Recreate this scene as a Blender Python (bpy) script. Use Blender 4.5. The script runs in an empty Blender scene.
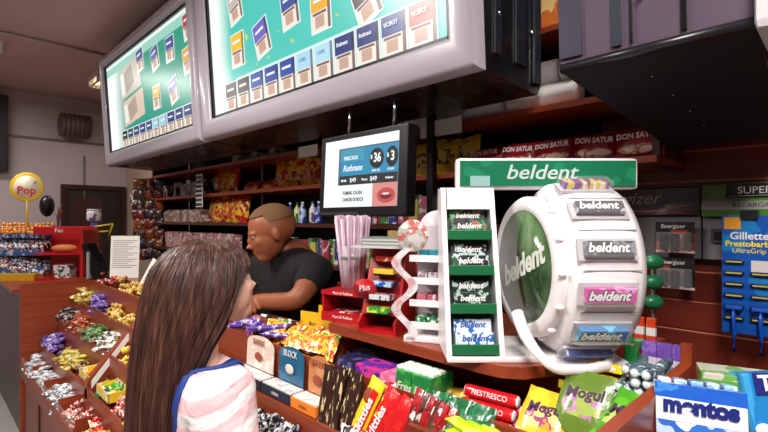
import bpy, bmesh, math, random
from mathutils import Vector, Matrix, Euler
from mathutils.bvhtree import BVHTree
random.seed(11)
PI = math.pi
scene = bpy.context.scene
COL = scene.collection
# ------------------------------------------------------------------ camera
F = 465.0; YAW = math.radians(44.8); EYE = 1.6; HY = 219.0
FW = Vector((-math.sin(YAW), math.cos(YAW), 0)); RT = Vector((math.cos(YAW), math.sin(YAW), 0))
cd = bpy.data.cameras.new('camera'); cam = bpy.data.objects.new('camera', cd); COL.objects.link(cam)
cd.sensor_width = 36; cd.lens = F/768*36; cd.shift_y = 3/768; cd.clip_start = .02
cam.location = (0, 0, EYE); cam.rotation_euler = (PI/2, 0, YAW); scene.camera = cam
def ray(px, py): return FW + RT*((px-384)/F) + Vector((0, 0, -(py-HY)/F))
def onY(px, py, Y): r = ray(px, py); return r*(Y/r.y) + Vector((0, 0, EYE))
def onX(px, py, X): r = ray(px, py); return r*(X/r.x) + Vector((0, 0, EYE))
def onD(px, py, d): return ray(px, py)*d + Vector((0, 0, EYE))
def xY(px, Y): return onY(px, 219, Y).x
# ------------------------------------------------------------------ materials
def lin(c):
    return tuple(((v/255)/12.92 if v <= 10 else ((v/255+.055)/1.055)**2.4) for v in c) + (1,)
MC = {}
def M(c, rough=.5, metal=0, coat=0, trans=0, alpha=1, bump=0):
    k = ('p', c, rough, metal, coat, trans, alpha, bump)
    if k in MC: return MC[k]
    m = bpy.data.materials.new('paint'); m.use_nodes = True; nt = m.node_tree; b = nt.nodes['Principled BSDF']
    b.inputs['Base Color'].default_value = lin(c); b.inputs['Roughness'].default_value = rough
    b.inputs['Metallic'].default_value = metal; b.inputs['Coat Weight'].default_value = coat
    b.inputs['Transmission Weight'].default_value = trans; b.inputs['Alpha'].default_value = alpha
    n = nt.nodes.new('ShaderNodeTexNoise'); n.inputs['Scale'].default_value = 9; n.inputs['Detail'].default_value = 3
    t = nt.nodes.new('ShaderNodeTexCoord'); nt.links.new(t.outputs['Object'], n.inputs['Vector'])
    r = nt.nodes.new('ShaderNodeMapRange'); r.inputs['To Min'].default_value = max(0, rough-.08); r.inputs['To Max'].default_value = min(1, rough+.08)
    nt.links.new(n.outputs['Fac'], r.inputs['Value']); nt.links.new(r.outputs['Result'], b.inputs['Roughness'])
    if bump:
        bp = nt.nodes.new('ShaderNodeBump'); bp.inputs['Strength'].default_value = bump; n2 = nt.nodes.new('ShaderNodeTexNoise'); n2.inputs['Scale'].default_value = 60
        nt.links.new(t.outputs['Object'], n2.inputs['Vector']); nt.links.new(n2.outputs['Fac'], bp.inputs['Height']); nt.links.new(bp.outputs['Normal'], b.inputs['Normal'])
    MC[k] = m; return m
def E(c, s=1.0):
    k = ('e', c, s)
    if k in MC: return MC[k]
    m = bpy.data.materials.new('lit'); m.use_nodes = True; nt = m.node_tree; b = nt.nodes['Principled BSDF']
    b.inputs['Base Color'].default_value = (.02, .02, .02, 1); b.inputs['Emission Color'].default_value = lin(c); b.inputs['Emission Strength'].default_value = s
    b.inputs['Roughness'].default_value = .3
    MC[k] = m; return m
def wrap(cols, scale=45, rough=.28, stretch=(1, 1, 1), bump=.35, coat=.4):
    """printed foil wrapper: irregular printed patches of the given colours"""
    k = ('w', tuple(cols), scale, rough, stretch)
    if k in MC: return MC[k]
    m = bpy.data.materials.new('wrapper'); m.use_nodes = True; nt = m.node_tree; b = nt.nodes['Principled BSDF']; L = nt.links.new
    t = nt.nodes.new('ShaderNodeTexCoord'); oi = nt.nodes.new('ShaderNodeObjectInfo')
    mul = nt.nodes.new('ShaderNodeVectorMath'); mul.operation = 'SCALE'; mul.inputs[0].default_value = (7, 3, 5); L(oi.outputs['Random'], mul.inputs['Scale'])
    add = nt.nodes.new('ShaderNodeVectorMath'); add.operation = 'ADD'; L(t.outputs['Object'], add.inputs[0]); L(mul.outputs[0], add.inputs[1])
    mp = nt.nodes.new('ShaderNodeMapping'); mp.inputs['Scale'].default_value = stretch; L(add.outputs[0], mp.inputs['Vector'])
    n = nt.nodes.new('ShaderNodeTexNoise'); n.inputs['Scale'].default_value = scale; n.inputs['Detail'].default_value = 2; L(mp.outputs[0], n.inputs['Vector'])
    cr = nt.nodes.new('ShaderNodeValToRGB'); cr.color_ramp.interpolation = 'CONSTANT'; els = cr.color_ramp.elements
    seq = [cols[0]] + [c for c in cols[1:]] ; N = len(seq)
    th = {1: [0], 2: [0, .56], 3: [0, .52, .62], 4: [0, .45, .55, .63], 5: [0, .42, .5, .57, .65]}[N]
    els[0].color = lin(seq[0]); els[0].position = 0
    els[1].color = lin(seq[-1]); els[1].position = th[-1] if N > 1 else 1
    for i in range(1, N-1):
        e = els.new(th[i]); e.color = lin(seq[i])
    L(n.outputs['Fac'], cr.inputs[0]); L(cr.outputs[0], b.inputs['Base Color'])
    b.inputs['Roughness'].default_value = rough; b.inputs['Coat Weight'].default_value = coat
    bp = nt.nodes.new('ShaderNodeBump'); bp.inputs['Strength'].default_value = bump; bp.inputs['Distance'].default_value = .004
    n2 = nt.nodes.new('ShaderNodeTexNoise'); n2.inputs['Scale'].default_value = 70; L(add.outputs[0], n2.inputs['Vector']); L(n2.outputs['Fac'], bp.inputs['Height']); L(bp.outputs[0], b.inputs['Normal'])
    MC[k] = m; return m
def wood(c1, c2, axis='X', scale=3, rough=.35):
    k = ('wd', c1, c2, axis, scale, rough)
    if k in MC: return MC[k]
    m = bpy.data.materials.new('wood'); m.use_nodes = True; nt = m.node_tree; b = nt.nodes['Principled BSDF']; L = nt.links.new
    t = nt.nodes.new('ShaderNodeTexCoord'); mp = nt.nodes.new('ShaderNodeMapping')
    s = {'X': (1, 14, 14), 'Y': (14, 1, 14), 'Z': (14, 14, 1)}[axis]; mp.inputs['Scale'].default_value = s; L(t.outputs['Object'], mp.inputs['Vector'])
    n = nt.nodes.new('ShaderNodeTexNoise'); n.inputs['Scale'].default_value = scale; n.inputs['Detail'].default_value = 6; n.inputs['Distortion'].default_value = .6; L(mp.outputs[0], n.inputs['Vector'])
    cr = nt.nodes.new('ShaderNodeValToRGB'); cr.color_ramp.elements[0].color = lin(c1); cr.color_ramp.elements[0].position = .3; cr.color_ramp.elements[1].color = lin(c2); cr.color_ramp.elements[1].position = .75
    L(n.outputs['Fac'], cr.inputs[0]); L(cr.outputs[0], b.inputs['Base Color']); b.inputs['Roughness'].default_value = rough
    MC[k] = m; return m
WOOD = wood((118, 46, 24), (152, 66, 35)); WOODY = wood((122, 48, 24), (158, 68, 35), 'Y'); WOODZ = wood((110, 42, 22), (142, 60, 33), 'Z')
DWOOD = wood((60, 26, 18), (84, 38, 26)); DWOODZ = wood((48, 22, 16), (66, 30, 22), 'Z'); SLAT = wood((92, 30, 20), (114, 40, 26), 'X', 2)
WHITE = M((232, 228, 230), .35, coat=.2); BLACK = M((14, 14, 16), .35); GREY = M((150, 148, 150), .5); CHROME = M((200, 200, 205), .2, 1)
CLEAR = M((240, 245, 245), .05, alpha=.10); DKGREY = M((48, 44, 50), .4); CARD = M((225, 220, 212), .7); PAPER = M((238, 235, 228), .8)
GREEN = M((16, 104, 62), .4, coat=.2); RED = M((178, 20, 28), .35, coat=.2)
# ------------------------------------------------------------------ mesh builder
class MB:
    def __init__(s): s.v = []; s.f = []; s.m = []; s.sm = []; s.mats = []
    def mi(s, m):
        if m not in s.mats: s.mats.append(m)
        return s.mats.index(m)
    def add(s, V, Fc, m, smooth=False, T=None):
        o = len(s.v); s.v += [tuple(T @ Vector(p)) if T else tuple(p) for p in V]
        k = s.mi(m)
        for f in Fc: s.f.append([i+o for i in f]); s.m.append(k); s.sm.append(smooth)
        return s
    def box(s, c, d, m, T=None, bev=0):
        x, y, z = c; a, b, h = d[0]/2, d[1]/2, d[2]/2
        if bev <= 0:
            V = [(x+i*a, y+j*b, z+k*h) for i in (-1, 1) for j in (-1, 1) for k in (-1, 1)]
            return s.add(V, [(0, 1, 3, 2), (4, 6, 7, 5), (0, 4, 5, 1), (2, 3, 7, 6), (0, 2, 6, 4), (1, 5, 7, 3)], m, False, T)
        bm = bmesh.new(); bmesh.ops.create_cube(bm, size=1)
        for v in bm.verts: v.co = (v.co.x*d[0], v.co.y*d[1], v.co.z*d[2])
        bmesh.ops.bevel(bm, geom=bm.edges[:], offset=min(bev, min(d)*.45), segments=2, affect='EDGES', profile=.6)
        bm.verts.index_update(); V = [v.co+Vector(c) for v in bm.verts]; Fc = [[v.index for v in f.verts] for f in bm.faces]; bm.free()
        return s.add(V, Fc, m, False, T)
    def b2(s, lo, hi, m, T=None, bev=0):
        return s.box([(p+q)/2 for p, q in zip(lo, hi)], [abs(q-p) for p, q in zip(lo, hi)], m, T, bev)
    def lathe(s, prof, m, n=20, T=None, sx=1, sy=1):
        V = []; Fc = []
        for r, z in prof:
            for i in range(n): a = 2*PI*i/n; V.append((r*math.cos(a)*sx, r*math.sin(a)*sy, z))
        for j in range(len(prof)-1):
            for i in range(n): Fc.append((j*n+i, j*n+(i+1) % n, (j+1)*n+(i+1) % n, (j+1)*n+i))
        Fc.append(tuple(range(n))[::-1]); Fc.append(tuple((len(prof)-1)*n+i for i in range(n)))
        return s.add(V, Fc, m, True, T)
    def tube(s, pts, r, m, n=8, flat=1.0, rs=None, up=Vector((0, 0, 1))):
        pts = [Vector(p) for p in pts]; V = []; Fc = []
        for i, p in enumerate(pts):
            t = (pts[min(i+1, len(pts)-1)]-pts[max(i-1, 0)]); t.normalize()
            a = up.cross(t)
            if a.length < 1e-3: a = Vector((1, 0, 0)).cross(t)
            a.normalize(); b = t.cross(a); rr = rs[i] if rs else r
            for k in range(n): q = 2*PI*k/n; V.append(p + a*math.cos(q)*rr + b*math.sin(q)*rr*flat)
        for j in range(len(pts)-1):
            for k in range(n): Fc.append((j*n+k, j*n+(k+1) % n, (j+1)*n+(k+1) % n, (j+1)*n+k))
        Fc.append(tuple(range(n))[::-1]); Fc.append(tuple((len(pts)-1)*n+k for k in range(n)))
        return s.add(V, Fc, m, True)
    def prism(s, poly, a, b, m, axis='X', T=None, caps=None):
        """poly of 2-D points extruded along an axis between a and b"""
        def P(u, v, w): return {'X': (w, u, v), 'Y': (u, w, v), 'Z': (u, v, w)}[axis]
        n = len(poly); V = [P(u, v, a) for u, v in poly]+[P(u, v, b) for u, v in poly]
        Fc = [(i, (i+1) % n, n+(i+1) % n, n+i) for i in range(n)]
        s.add(V, Fc, m, False, T); s.add(V, [tuple(range(n))[::-1], tuple(range(n, 2*n))], caps or m, False, T)
        return s
    def ball(s, c, r, m, n=12, k=8, T=None):
        V = []; Fc = []; rx, ry, rz = (r, r, r) if not hasattr(r, '__len__') else r
        for j in range(k+1):
            t = PI*j/k
            for i in range(n): a = 2*PI*i/n; V.append((c[0]+rx*math.sin(t)*math.cos(a), c[1]+ry*math.sin(t)*math.sin(a), c[2]+rz*math.cos(t)))
        for j in range(k):
            for i in range(n): Fc.append((j*n+i, (j+1)*n+i, (j+1)*n+(i+1) % n, j*n+(i+1) % n))
        return s.add(V, Fc, m, True, T)
    def mesh(s, name):
        me = bpy.data.meshes.new(name); me.from_pydata(s.v, [], s.f)
        for m in s.mats: me.materials.append(m)
        me.polygons.foreach_set('material_index', s.m); me.polygons.foreach_set('use_smooth', s.sm)
        bm = bmesh.new(); bm.from_mesh(me); bmesh.ops.remove_doubles(bm, verts=bm.verts, dist=1e-6); bmesh.ops.recalc_face_normals(bm, faces=bm.faces); bm.to_mesh(me); bm.free()
        me.update(); return me
    def obj(s, name, parent=None, loc=None, rot=None): return link(name, s.mesh(name), parent, loc, rot)
def link(name, me, parent=None, loc=None, rot=None, mat=None):
    o = bpy.data.objects.new(name, me); COL.objects.link(o)
    if parent: o.parent = parent
    if loc is not None: o.location = loc
    if rot is not None: o.rotation_euler = rot
    return o
def tag(o, label, cat=None, group=None, kind=None):
    if label: o['label'] = label
    if cat: o['category'] = cat
    if group: o['group'] = group
    if kind: o['kind'] = kind
    return o
def thing(name, label, cat, loc=(0, 0, 0), rz=0, group=None, rot=None):
    o = bpy.data.objects.new(name, None); COL.objects.link(o); o.empty_display_size = .05; o.location = loc; o.rotation_euler = rot or (0, 0, rz)
    return tag(o, label, cat, group)
def dup(o, loc, rot=None, label=None, group=None):
    c = o.copy(); COL.objects.link(c); c.location = loc
    if rot is not None: c.rotation_euler = rot
    if label: c['label'] = label
    if group: c['group'] = group
    for ch in o.children:
        d = ch.copy(); COL.objects.link(d); d.parent = c; d.matrix_parent_inverse = ch.matrix_parent_inverse.copy()
        for g in ch.children:
            e = g.copy(); COL.objects.link(e); e.parent = d
    return c
TXT = {}
def text_mesh(s, size, mat, shear=0, bold=0.0, ext=.0004, sx=1.0):
    k = (s, size, mat.name, shear, bold, sx)
    if k in TXT: return TXT[k]
    c = bpy.data.curves.new('lettering', 'FONT'); c.body = s; c.size = size; c.align_x = 'CENTER'; c.align_y = 'CENTER'; c.shear = shear; c.extrude = ext; c.offset = bold; c.resolution_u = 3
    o = bpy.data.objects.new('t', c); me = bpy.data.meshes.new_from_object(o); bpy.data.objects.remove(o); bpy.data.curves.remove(c)
    if sx != 1: me.transform(Matrix.Diagonal((sx, 1, 1, 1)))
    me.materials.clear(); me.materials.append(mat); me.name = 'lettering'; TXT[k] = me; return me
def text(s, size, mat, parent, loc, rot=(PI/2, 0, 0), **kw):
    return link('lettering', text_mesh(s, size, mat, **kw), parent, loc, rot)
def struct(o, name=None): o['kind'] = 'structure'; return o

# ================================================================== SETTING
XL = -6.4; YB = 1.86; ZC = 3.0; XR = 2.6; YF = -3.2
def plaster(c, s=1.2, rough=.8):
    m = bpy.data.materials.new('plaster'); m.use_nodes = True; nt = m.node_tree; b = nt.nodes['Principled BSDF']; L = nt.links.new
    t = nt.nodes.new('ShaderNodeTexCoord'); n = nt.nodes.new('ShaderNodeTexNoise'); n.inputs['Scale'].default_value = s; n.inputs['Detail'].default_value = 5; L(t.outputs['Object'], n.inputs['Vector'])
    cr = nt.nodes.new('ShaderNodeValToRGB'); cr.color_ramp.elements[0].color = lin(tuple(int(v*.93) for v in c)); cr.color_ramp.elements[1].color = lin(c); L(n.outputs['Fac'], cr.inputs[0]); L(cr.outputs[0], b.inputs['Base Color']); b.inputs['Roughness'].default_value = rough
    return m
def floor_mat():
    m = bpy.data.materials.new('floor_tile'); m.use_nodes = True; nt = m.node_tree; b = nt.nodes['Principled BSDF']; L = nt.links.new
    t = nt.nodes.new('ShaderNodeTexCoord'); br = nt.nodes.new('ShaderNodeTexBrick'); br.offset = 0; br.inputs['Scale'].default_value = 1; br.inputs['Brick Width'].default_value = .4; br.inputs['Row Height'].default_value = .4; br.inputs['Mortar Size'].default_value = .004
    br.inputs['Color1'].default_value = lin((176, 170, 165)); br.inputs['Color2'].default_value = lin((166, 160, 156)); br.inputs['Mortar'].default_value = lin((120, 112, 108))
    L(t.outputs['Object'], br.inputs['Vector']); L(br.outputs['Color'], b.inputs['Base Color']); b.inputs['Roughness'].default_value = .35; return m
struct(MB().b2((XL-.1, YF-.1, -.1), (XR+.1, YB+.1, 0), floor_mat()).obj('floor'))
struct(MB().b2((XL-.1, YF-.1, ZC), (XR+.1, YB+.1, ZC+.1), plaster((196, 166, 160))).obj('ceiling'))
WALLM = plaster((190, 176, 180))
struct(MB().b2((XL-.1, YF, 0), (XL, YB, ZC), WALLM).obj('wall_left'))
struct(MB().b2((XL-.1, YB, 0), (XR+.1, YB+.1, ZC), plaster((196, 172, 150))).obj('wall_back'))
DIMW = plaster((120, 108, 104))
struct(MB().b2((XR, YF, 0), (XR+.1, YB, ZC), DIMW).obj('wall_right'))
struct(MB().b2((XL-.1, YF-.1, 0), (XR+.1, YF, ZC), DIMW).obj('wall_front'))
# door in the far wall
dm = MB(); y0, y1, zt = 1.22, 1.79, 1.95
door = dm.b2((XL, y0, 0), (XL+.02, y1, zt), M((40, 26, 24), .5)).obj('door_1'); struct(door)
dm = MB()
for a, b_ in (((XL, y0-.05, 0), (XL+.05, y0, zt+.05)), ((XL, y1, 0), (XL+.05, y1+.05, zt+.05)), ((XL, y0, zt), (XL+.05, y1, zt+.05))): dm.b2(a, b_, DWOODZ)
dm.obj('door_frame', door)
MB().b2((XL+.02, y0+.05, 1.1), (XL+.03, y1-.2, 1.85), M((66, 40, 34), .3)).obj('door_panel', door)
MB().ball((XL+.05, y1-.08, 1.0), .025, CHROME).obj('door_handle', door)
struct(MB().tube([(-4.45, YF, 2.985), (-4.45, YB, 2.985)], .012, M((190, 170, 168), .6)).obj('trim_1'))
struct(MB().b2((XL, YF, 2.5-.012), (XL+.02, YB, 2.5+.012), M((120, 106, 106), .6)).obj('trim_2'))
# black cabinet box at the left edge of the far wall
p = onX(-12, 120, XL+.1)
tag(MB().b2((XL, -.05, 2.1), (XL+.15, p.y+.16, 2.9), BLACK, bev=.01).obj('speaker_box'), 'black box high on the far wall at the left edge of the photo', 'speaker')
# round-ended brown wall unit
p = onX(75, 126, XL+.15); vb = thing('wall_heater', 'brown ribbed rounded unit mounted high on the far wall', 'wall unit', p)
m_ = MB(); m_.lathe([(.10, -.15), (.13, -.145), (.13, .145), (.10, .15)], M((92, 72, 62), .45), 24, Matrix.Rotation(PI/2, 4, 'X')); m_.obj('body', vb)
m_ = MB()
for i in range(6): m_.lathe([(.134, -.12+i*.045), (.134, -.11+i*.045)], M((62, 46, 40), .5), 24, Matrix.Rotation(PI/2, 4, 'X'))
m_.obj('rib', vb); MB().b2((-.15, -.1, -.03), (-.1, .1, .03), M((70, 55, 48), .5)).obj('bracket', vb)
tag(MB().tube([(XL+.015, p.y+.12, 2.35), (XL+.015, p.y+.12, 1.4)], .008, M((120, 100, 98), .6)).obj('wall_conduit'), 'thin vertical conduit below the brown wall unit', 'conduit')
# ceiling lamps (louvred fluorescent fixtures); the two over the customers carry the light
def fixture(x, y, w, l, label, power, louv=(250, 244, 235), rz=0):
    t = thing('ceiling_lamp', label, 'ceiling lamp', (x, y, ZC-.07), rz)
    m = MB(); m.b2((-w/2, -l/2, .02), (w/2, l/2, .069), WHITE); m.b2((-w/2, -l/2, -.03), (-w/2+.01, l/2, .02), WHITE); m.b2((w/2-.01, -l/2, -.03), (w/2, l/2, .02), WHITE); m.obj('housing', t)
    for s in (-1, 1): MB().tube([(s*w/5, -l/2+.03, 0), (s*w/5, l/2-.03, 0)], .013, E(louv, 5 if power else 1.0)).obj('tube', t)
    m = MB()
    for i in range(14): yy = -l/2+.02+i*(l-.04)/13; m.b2((-w/2+.01, yy, -.03), (w/2-.01, yy+.004, -.005), CHROME)
    m.obj('louvre', t)
    if power:
        ld = bpy.data.lights.new('lamp_light', 'AREA'); ld.shape = 'RECTANGLE'; ld.size = w*.9; ld.size_y = l*.95; ld.energy = power; ld.color = (1, .95, .9)
        lo = bpy.data.objects.new('lamp_light', ld); COL.objects.link(lo); lo.parent = t; lo.location = (0, 0, -.035)
    return t
fixture(-4.85, -.12, .3, 1.2, 'louvred fluorescent ceiling lamp at the left edge of the photo', 26)
fixture(-5.15, 1.45, .3, .5, 'louvred ceiling lamp half hidden behind the left illuminated sign', 3, (255, 220, 160))
fixture(-.75, 1.38, .12, .6, 'unseen narrow ceiling lamp added to brighten the white rolls between the signs', 22, rz=PI/2)  # unseen lamp, added to brighten the paper rolls on the top shelf
fixture(-2.0, -.55, .3, 1.2, 'louvred fluorescent ceiling lamp over the customer', 72)
fixture(.35, -.35, .3, 1.2, 'louvred fluorescent ceiling lamp right of the camera', 90)

# ================================================================== COUNTER
XA, XB = -4.0, -.22
ROW = [(.50, .62), (.60, .75), (.70, .90), (.79, 1.03), (.87, 1.165)]      # rim (Y, z) of the stepped tray rows
FL = [z-.046 for _, z in ROW]; FL[4] = ROW[4][1]-.04
cnt = thing('candy_counter', 'long stepped red-brown wooden candy counter with tray rows', 'counter', (0, 0, 0))
m = MB(); m.b2((XA+.02, .52, .08), (XB-.02, .54, ROW[0][1]-.08), WOODZ); m.b2((XA+.02, .56, 0), (XB-.02, .58, .08), M((30, 16, 12), .6)); m.obj('front_panel', cnt)
for i, (y, z) in enumerate(ROW):
    yn = ROW[i+1][0] if i < 4 else 1.14
    m = MB(); m.b2((XA+.02, y, z-.09), (XB-.02, y+.012, z), WOOD); m.prism([(y+.012, z-.065), (yn+.012, z-(.01 if i < 4 else .055)), (yn+.012, z+(.005 if i < 4 else -.04)), (y+.012, z-.05)], XA+.02, XB-.02, WOOD)
    if i < 4: m.b2((XA+.02, yn+.002, z-.01), (XB-.02, yn+.012, ROW[i+1][1]-.09), WOOD)
    m.obj('tray_shelf', cnt)
m = MB(); m.b2((XA+.02, 1.0, 0), (-1.16, 1.05, 1.09), DWOOD); m.b2((-1.16, 1.0, 0), (-.26, 1.13, 1.09), DWOOD); m.obj('body', cnt)
m = MB(); m.b2((XA+.02, .98, 1.165), (-1.16, 1.06, 1.2), WOOD, bev=.004); m.b2((XA+.02, .975, 1.105), (-1.16, .99, 1.165), WOOD); m.obj('worktop', cnt)
m = MB(); m.prism([(-1.16, .92), (-.60, .92), (-.55, .925), (-.51, .95), (-.465, 1.03), (-.395, 1.17), (-.352, 1.46), (-1.16, 1.46)], 1.243, 1.27, WOOD, 'Z'); m.obj('dispenser_shelf', cnt)
MB().b2((-1.16, 1.13, 1.105), (-.26, 1.145, 1.243), WOOD).obj('back_panel', cnt)
for x in (-1.15, -.45): MB().b2((x, 1.145, 0), (x+.03, 1.38, 1.243), DWOOD).obj('shelf_support', cnt)
prof = [(.48, 0), (1.14, 0), (1.14, 1.2), (.98, 1.2), (.86, 1.2), (.50, .66), (.48, .66)]
MB().prism([(.50, 0), (1.14, 0), (1.14, 1.175), (.50, 1.155)], XA-.005, XA+.018, WOODY).obj('end_panel', cnt)
MB().prism([(.46, 0), (1.78, 0), (1.78, 1.08), (1.12, 1.345), (1.10, 1.345), (1.10, 1.306), (.60, 1.314), (.46, .7)], XB-.02, XB, WOODY).obj('end_panel', cnt)
for x, i0, i1 in ((-2.69, 1, 3), (-1.98, 0, 4)):
    pts = [(ROW[i0][0], ROW[i0][1]-.05), (ROW[i1][0]+.09, ROW[i1][1]-.05), (ROW[i1][0]+.09, ROW[i1][1]+.075), (ROW[i0][0], ROW[i0][1]+.04)]
    MB().prism(pts, x-(.035 if x < -2.5 else .009), x+.009, WOODY).obj('divider', cnt)
MB().prism([(ROW[1][0]+.02, ROW[1][1]), (ROW[3][0]+.08, ROW[3][1]+.03), (ROW[3][0]+.08, ROW[3][1]+.07), (ROW[1][0]+.02, ROW[1][1]+.04)], -2.681, -2.678, PAPER).obj('price_strip', cnt)
for x in (-3.6, -3.23, -2.85, -2.5, -2.2): MB().b2((x-.006, .512, .56), (x+.006, .602, .68), WOODY).obj('divider', cnt)
for a, b_ in ((-3.95, -3.63), (-3.57, -3.26), (-3.2, -2.88), (-2.82, -2.53)): MB().b2((a, .506, .575), (b_, .511, .665), CLEAR).obj('bin_front', cnt)
for x in (-3.4, -2.7): MB().b2((x-.004, .512, .08), (x+.004, .519, .5), DWOODZ).obj('door_joint', cnt)
m = MB(); m.b2((-.92, .802, .99), (-.242, .87, 1.06), WOOD); m.b2((-.72, .802, 1.06), (-.242, .868, 1.125), WOOD); m.obj('riser', cnt)
# far wing of the counter and its plinth
wing = thing('side_counter', 'dark wooden side counter beyond the candy counter with lollipops on it', 'counter')
MB().b2((-5.9, .55, .0), (-4.02, 1.1, 1.09), DWOODZ).obj('body', wing); MB().b2((-5.95, .46, 1.09), (-4.02, 1.14, 1.12), WOOD, bev=.004).obj('worktop', wing)
# lower shelf to the right of the end panel
ss = thing('side_shelf', 'low wooden shelf under the mint boxes right of the end panel', 'shelf')
MB().b2((-.215, .55, 1.1), (.75, 1.2, 1.125), WOOD).obj('board', ss); MB().b2((-.2, .62, 0), (.75, 1.15, 1.1), DWOODZ).obj('body', ss)

# ================================================================== BACK SHELVES + SLATWALL
YS = 1.5; SH = [.9, 1.14, 1.36, 1.575, 1.785, 1.985, 2.25, 2.5]
bs = thing('shelving_unit', 'long dark wooden wall shelving behind the shopkeeper', 'shelves')
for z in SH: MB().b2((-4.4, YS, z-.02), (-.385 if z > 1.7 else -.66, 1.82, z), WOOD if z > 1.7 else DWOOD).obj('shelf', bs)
MB().b2((-.41, 1.55, 1.76), (-.39, 1.82, 2.7), DWOODZ).obj('upright', bs)
for x in (-4.42, -2.75, -1.15, -.67): MB().b2((x-.012, YS+.12 if -4 < x < -1 else YS, 0), (x+.012, 1.82, 1.765 if x > -1 else 2.7), DWOODZ).obj('upright', bs)
MB().b2((-4.4, 1.82, 0), (-.66, 1.855, 2.7), M((22, 12, 11), .7)).obj('back_panel', bs); MB().b2((-4.4, 1.52, 0), (-.66, 1.82, .1), DWOOD).obj('plinth', bs)
MB().b2((-1.215, YS-.03, 1.2), (-1.185, YS, 2.02), BLACK).obj('post', bs)
sw = thing('slatwall', 'red-brown slatted wall panel behind batteries and razors', 'wall panel')
for i in range(22):
    z = 1.6-1.418*1.83*(.183+.0385*6) + i*.1
    MB().b2((-.655, 1.83, z+.004), (1.6, 1.845, z+.096), SLAT).obj('slat', sw)
    MB().b2((-.655, 1.836, z-.004), (1.6, 1.85, z+.004), M((196, 120, 84), .45)).obj('groove_strip', sw)
MB().b2((-.655, 1.85, 0), (1.6, 1.858, 2.8), DWOODZ).obj('backing', sw)

# ================================================================== ILLUMINATED SIGNS
LEAN = (1.057-1.10)/(2.79-2.12)
def yl(z): return 1.10+LEAN*(z-2.12)
def posterY(px, py):
    p = onY(px, py, 1.085)
    for _ in range(4): p = onY(px, py, yl(p.z))
    return p
def sign(label, x0, x1, lx0, lx1, fill):
    t = thing('illuminated_sign', label, 'sign')
    zb, zt, lb, lt = 2.02, 2.87, 2.12, 2.79
    # rounded front frame: cross section swept round the opening
    m = MB(); ring = []
    prof = [(0, .03), (0, .005), (.004, -.010), (.014, -.022), (.028, -.030), (.045, -.034), (.075, -.034), (.088, -.026), (.095, -.012)]   # (inset from outer edge 0..1 of border, y)
    def corner(k, d):   # k corner index
        bx0, bx1, bz0, bz1 = lx0-x0, x1-lx1, lb-zb, zt-lt
        f = d/.095
        X0 = x0+bx0*f; X1 = x1-bx1*f; Z0 = zb+bz0*f; Z1 = zt-bz1*f
        return [(X0, Z0), (X1, Z0), (X1, Z1), (X0, Z1)][k]
    V = []; Fc = []; n = len(prof)
    for k in range(4):
        for d, y in prof: X, Z = corner(k, d); V.append((X, yl(Z)+y-.004, Z))
    for k in range(4):
        for j in range(n-1): Fc.append((k*n+j, ((k+1) % 4)*n+j, ((k+1) % 4)*n+j+1, k*n+j+1))
    m.add(V, Fc, M((172, 165, 175), .35, coat=.2)); fo = m.obj('frame', t); fo.data.polygons.foreach_set('use_smooth', [True]*len(fo.data.polygons)); fo.data.set_sharp_from_angle(angle=.75)
    m = MB(); e = .012
    for a, b_ in (((lx0, lb), (lx1, lb+e)), ((lx0, lt-e), (lx1, lt)), ((lx0, lb), (lx0+e, lt)), ((lx1-e, lb), (lx1, lt))):
        V = [(a[0], yl(a[1])-.012, a[1]), (b_[0], yl(a[1])-.012, a[1]), (b_[0], yl(b_[1])-.012, b_[1]), (a[0], yl(b_[1])-.012, b_[1])]
        V += [(v[0], v[1]+.014, v[2]) for v in V]; m.add(V, [(0, 1, 2, 3), (4, 5, 6, 7), (0, 1, 5, 4), (2, 3, 7, 6), (1, 2, 6, 5), (0, 3, 7, 4)], BLACK)
    m.obj('gasket', t)
    m = MB(); m.prism([(1.125, zb+.005), (1.45, zb-.01), (1.47, zb+.02), (1.47, zt), (1.09, zt)], x0+.004, x1-.004, M((16, 16, 20), .28)); m.obj('housing', t)
    m = MB()
    for yy, w in ((1.18, .03), (1.30, .06)): m.b2((x1-.004, yy, zb+.06), (x1+.004, yy+w, zt-.04), M((30, 34, 42), .25), bev=.002)
    m.b2((x1-.004, 1.41, zb+.02), (x1+.01, 1.45, zt), M((38, 44, 54), .22), bev=.004); m.obj('side_rib', t)
    m = MB()
    for yy in (1.2, 1.4):
        for zz in (2.2, 2.6): m.ball((x1+.002, yy, zz), .006, CHROME, 8, 6)
    m.obj('bolt', t)
    for hx in (x0+.3, x1-.3): MB().tube([(hx, 1.3, zt-.02), (hx, 1.3, ZC)], .012, CHROME).obj('hanger', t)
    # backlit poster: one printed sheet
    m = MB(); 
    def q(X0, Z0, X1, Z1, mat, off=0, rot=0):
        cx, cz = (X0+X1)/2, (Z0+Z1)/2; V = []
        for a, b_ in ((X0, Z0), (X1, Z0), (X1, Z1), (X0, Z1)):
            dx, dz = a-cx, b_-cz; X = cx+dx*math.cos(rot)-dz*math.sin(rot); Z = cz+dx*math.sin(rot)+dz*math.cos(rot)
            X = min(max(X, lx0), lx1); Z = min(max(Z, lb), lt); V.append((X, yl(Z)-off, Z))
        m.add(V, [(0, 1, 2, 3)], mat)
    fill(m, q, t, lx0, lx1, lb, lt)
    m.obj('poster', t)
    return t
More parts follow.
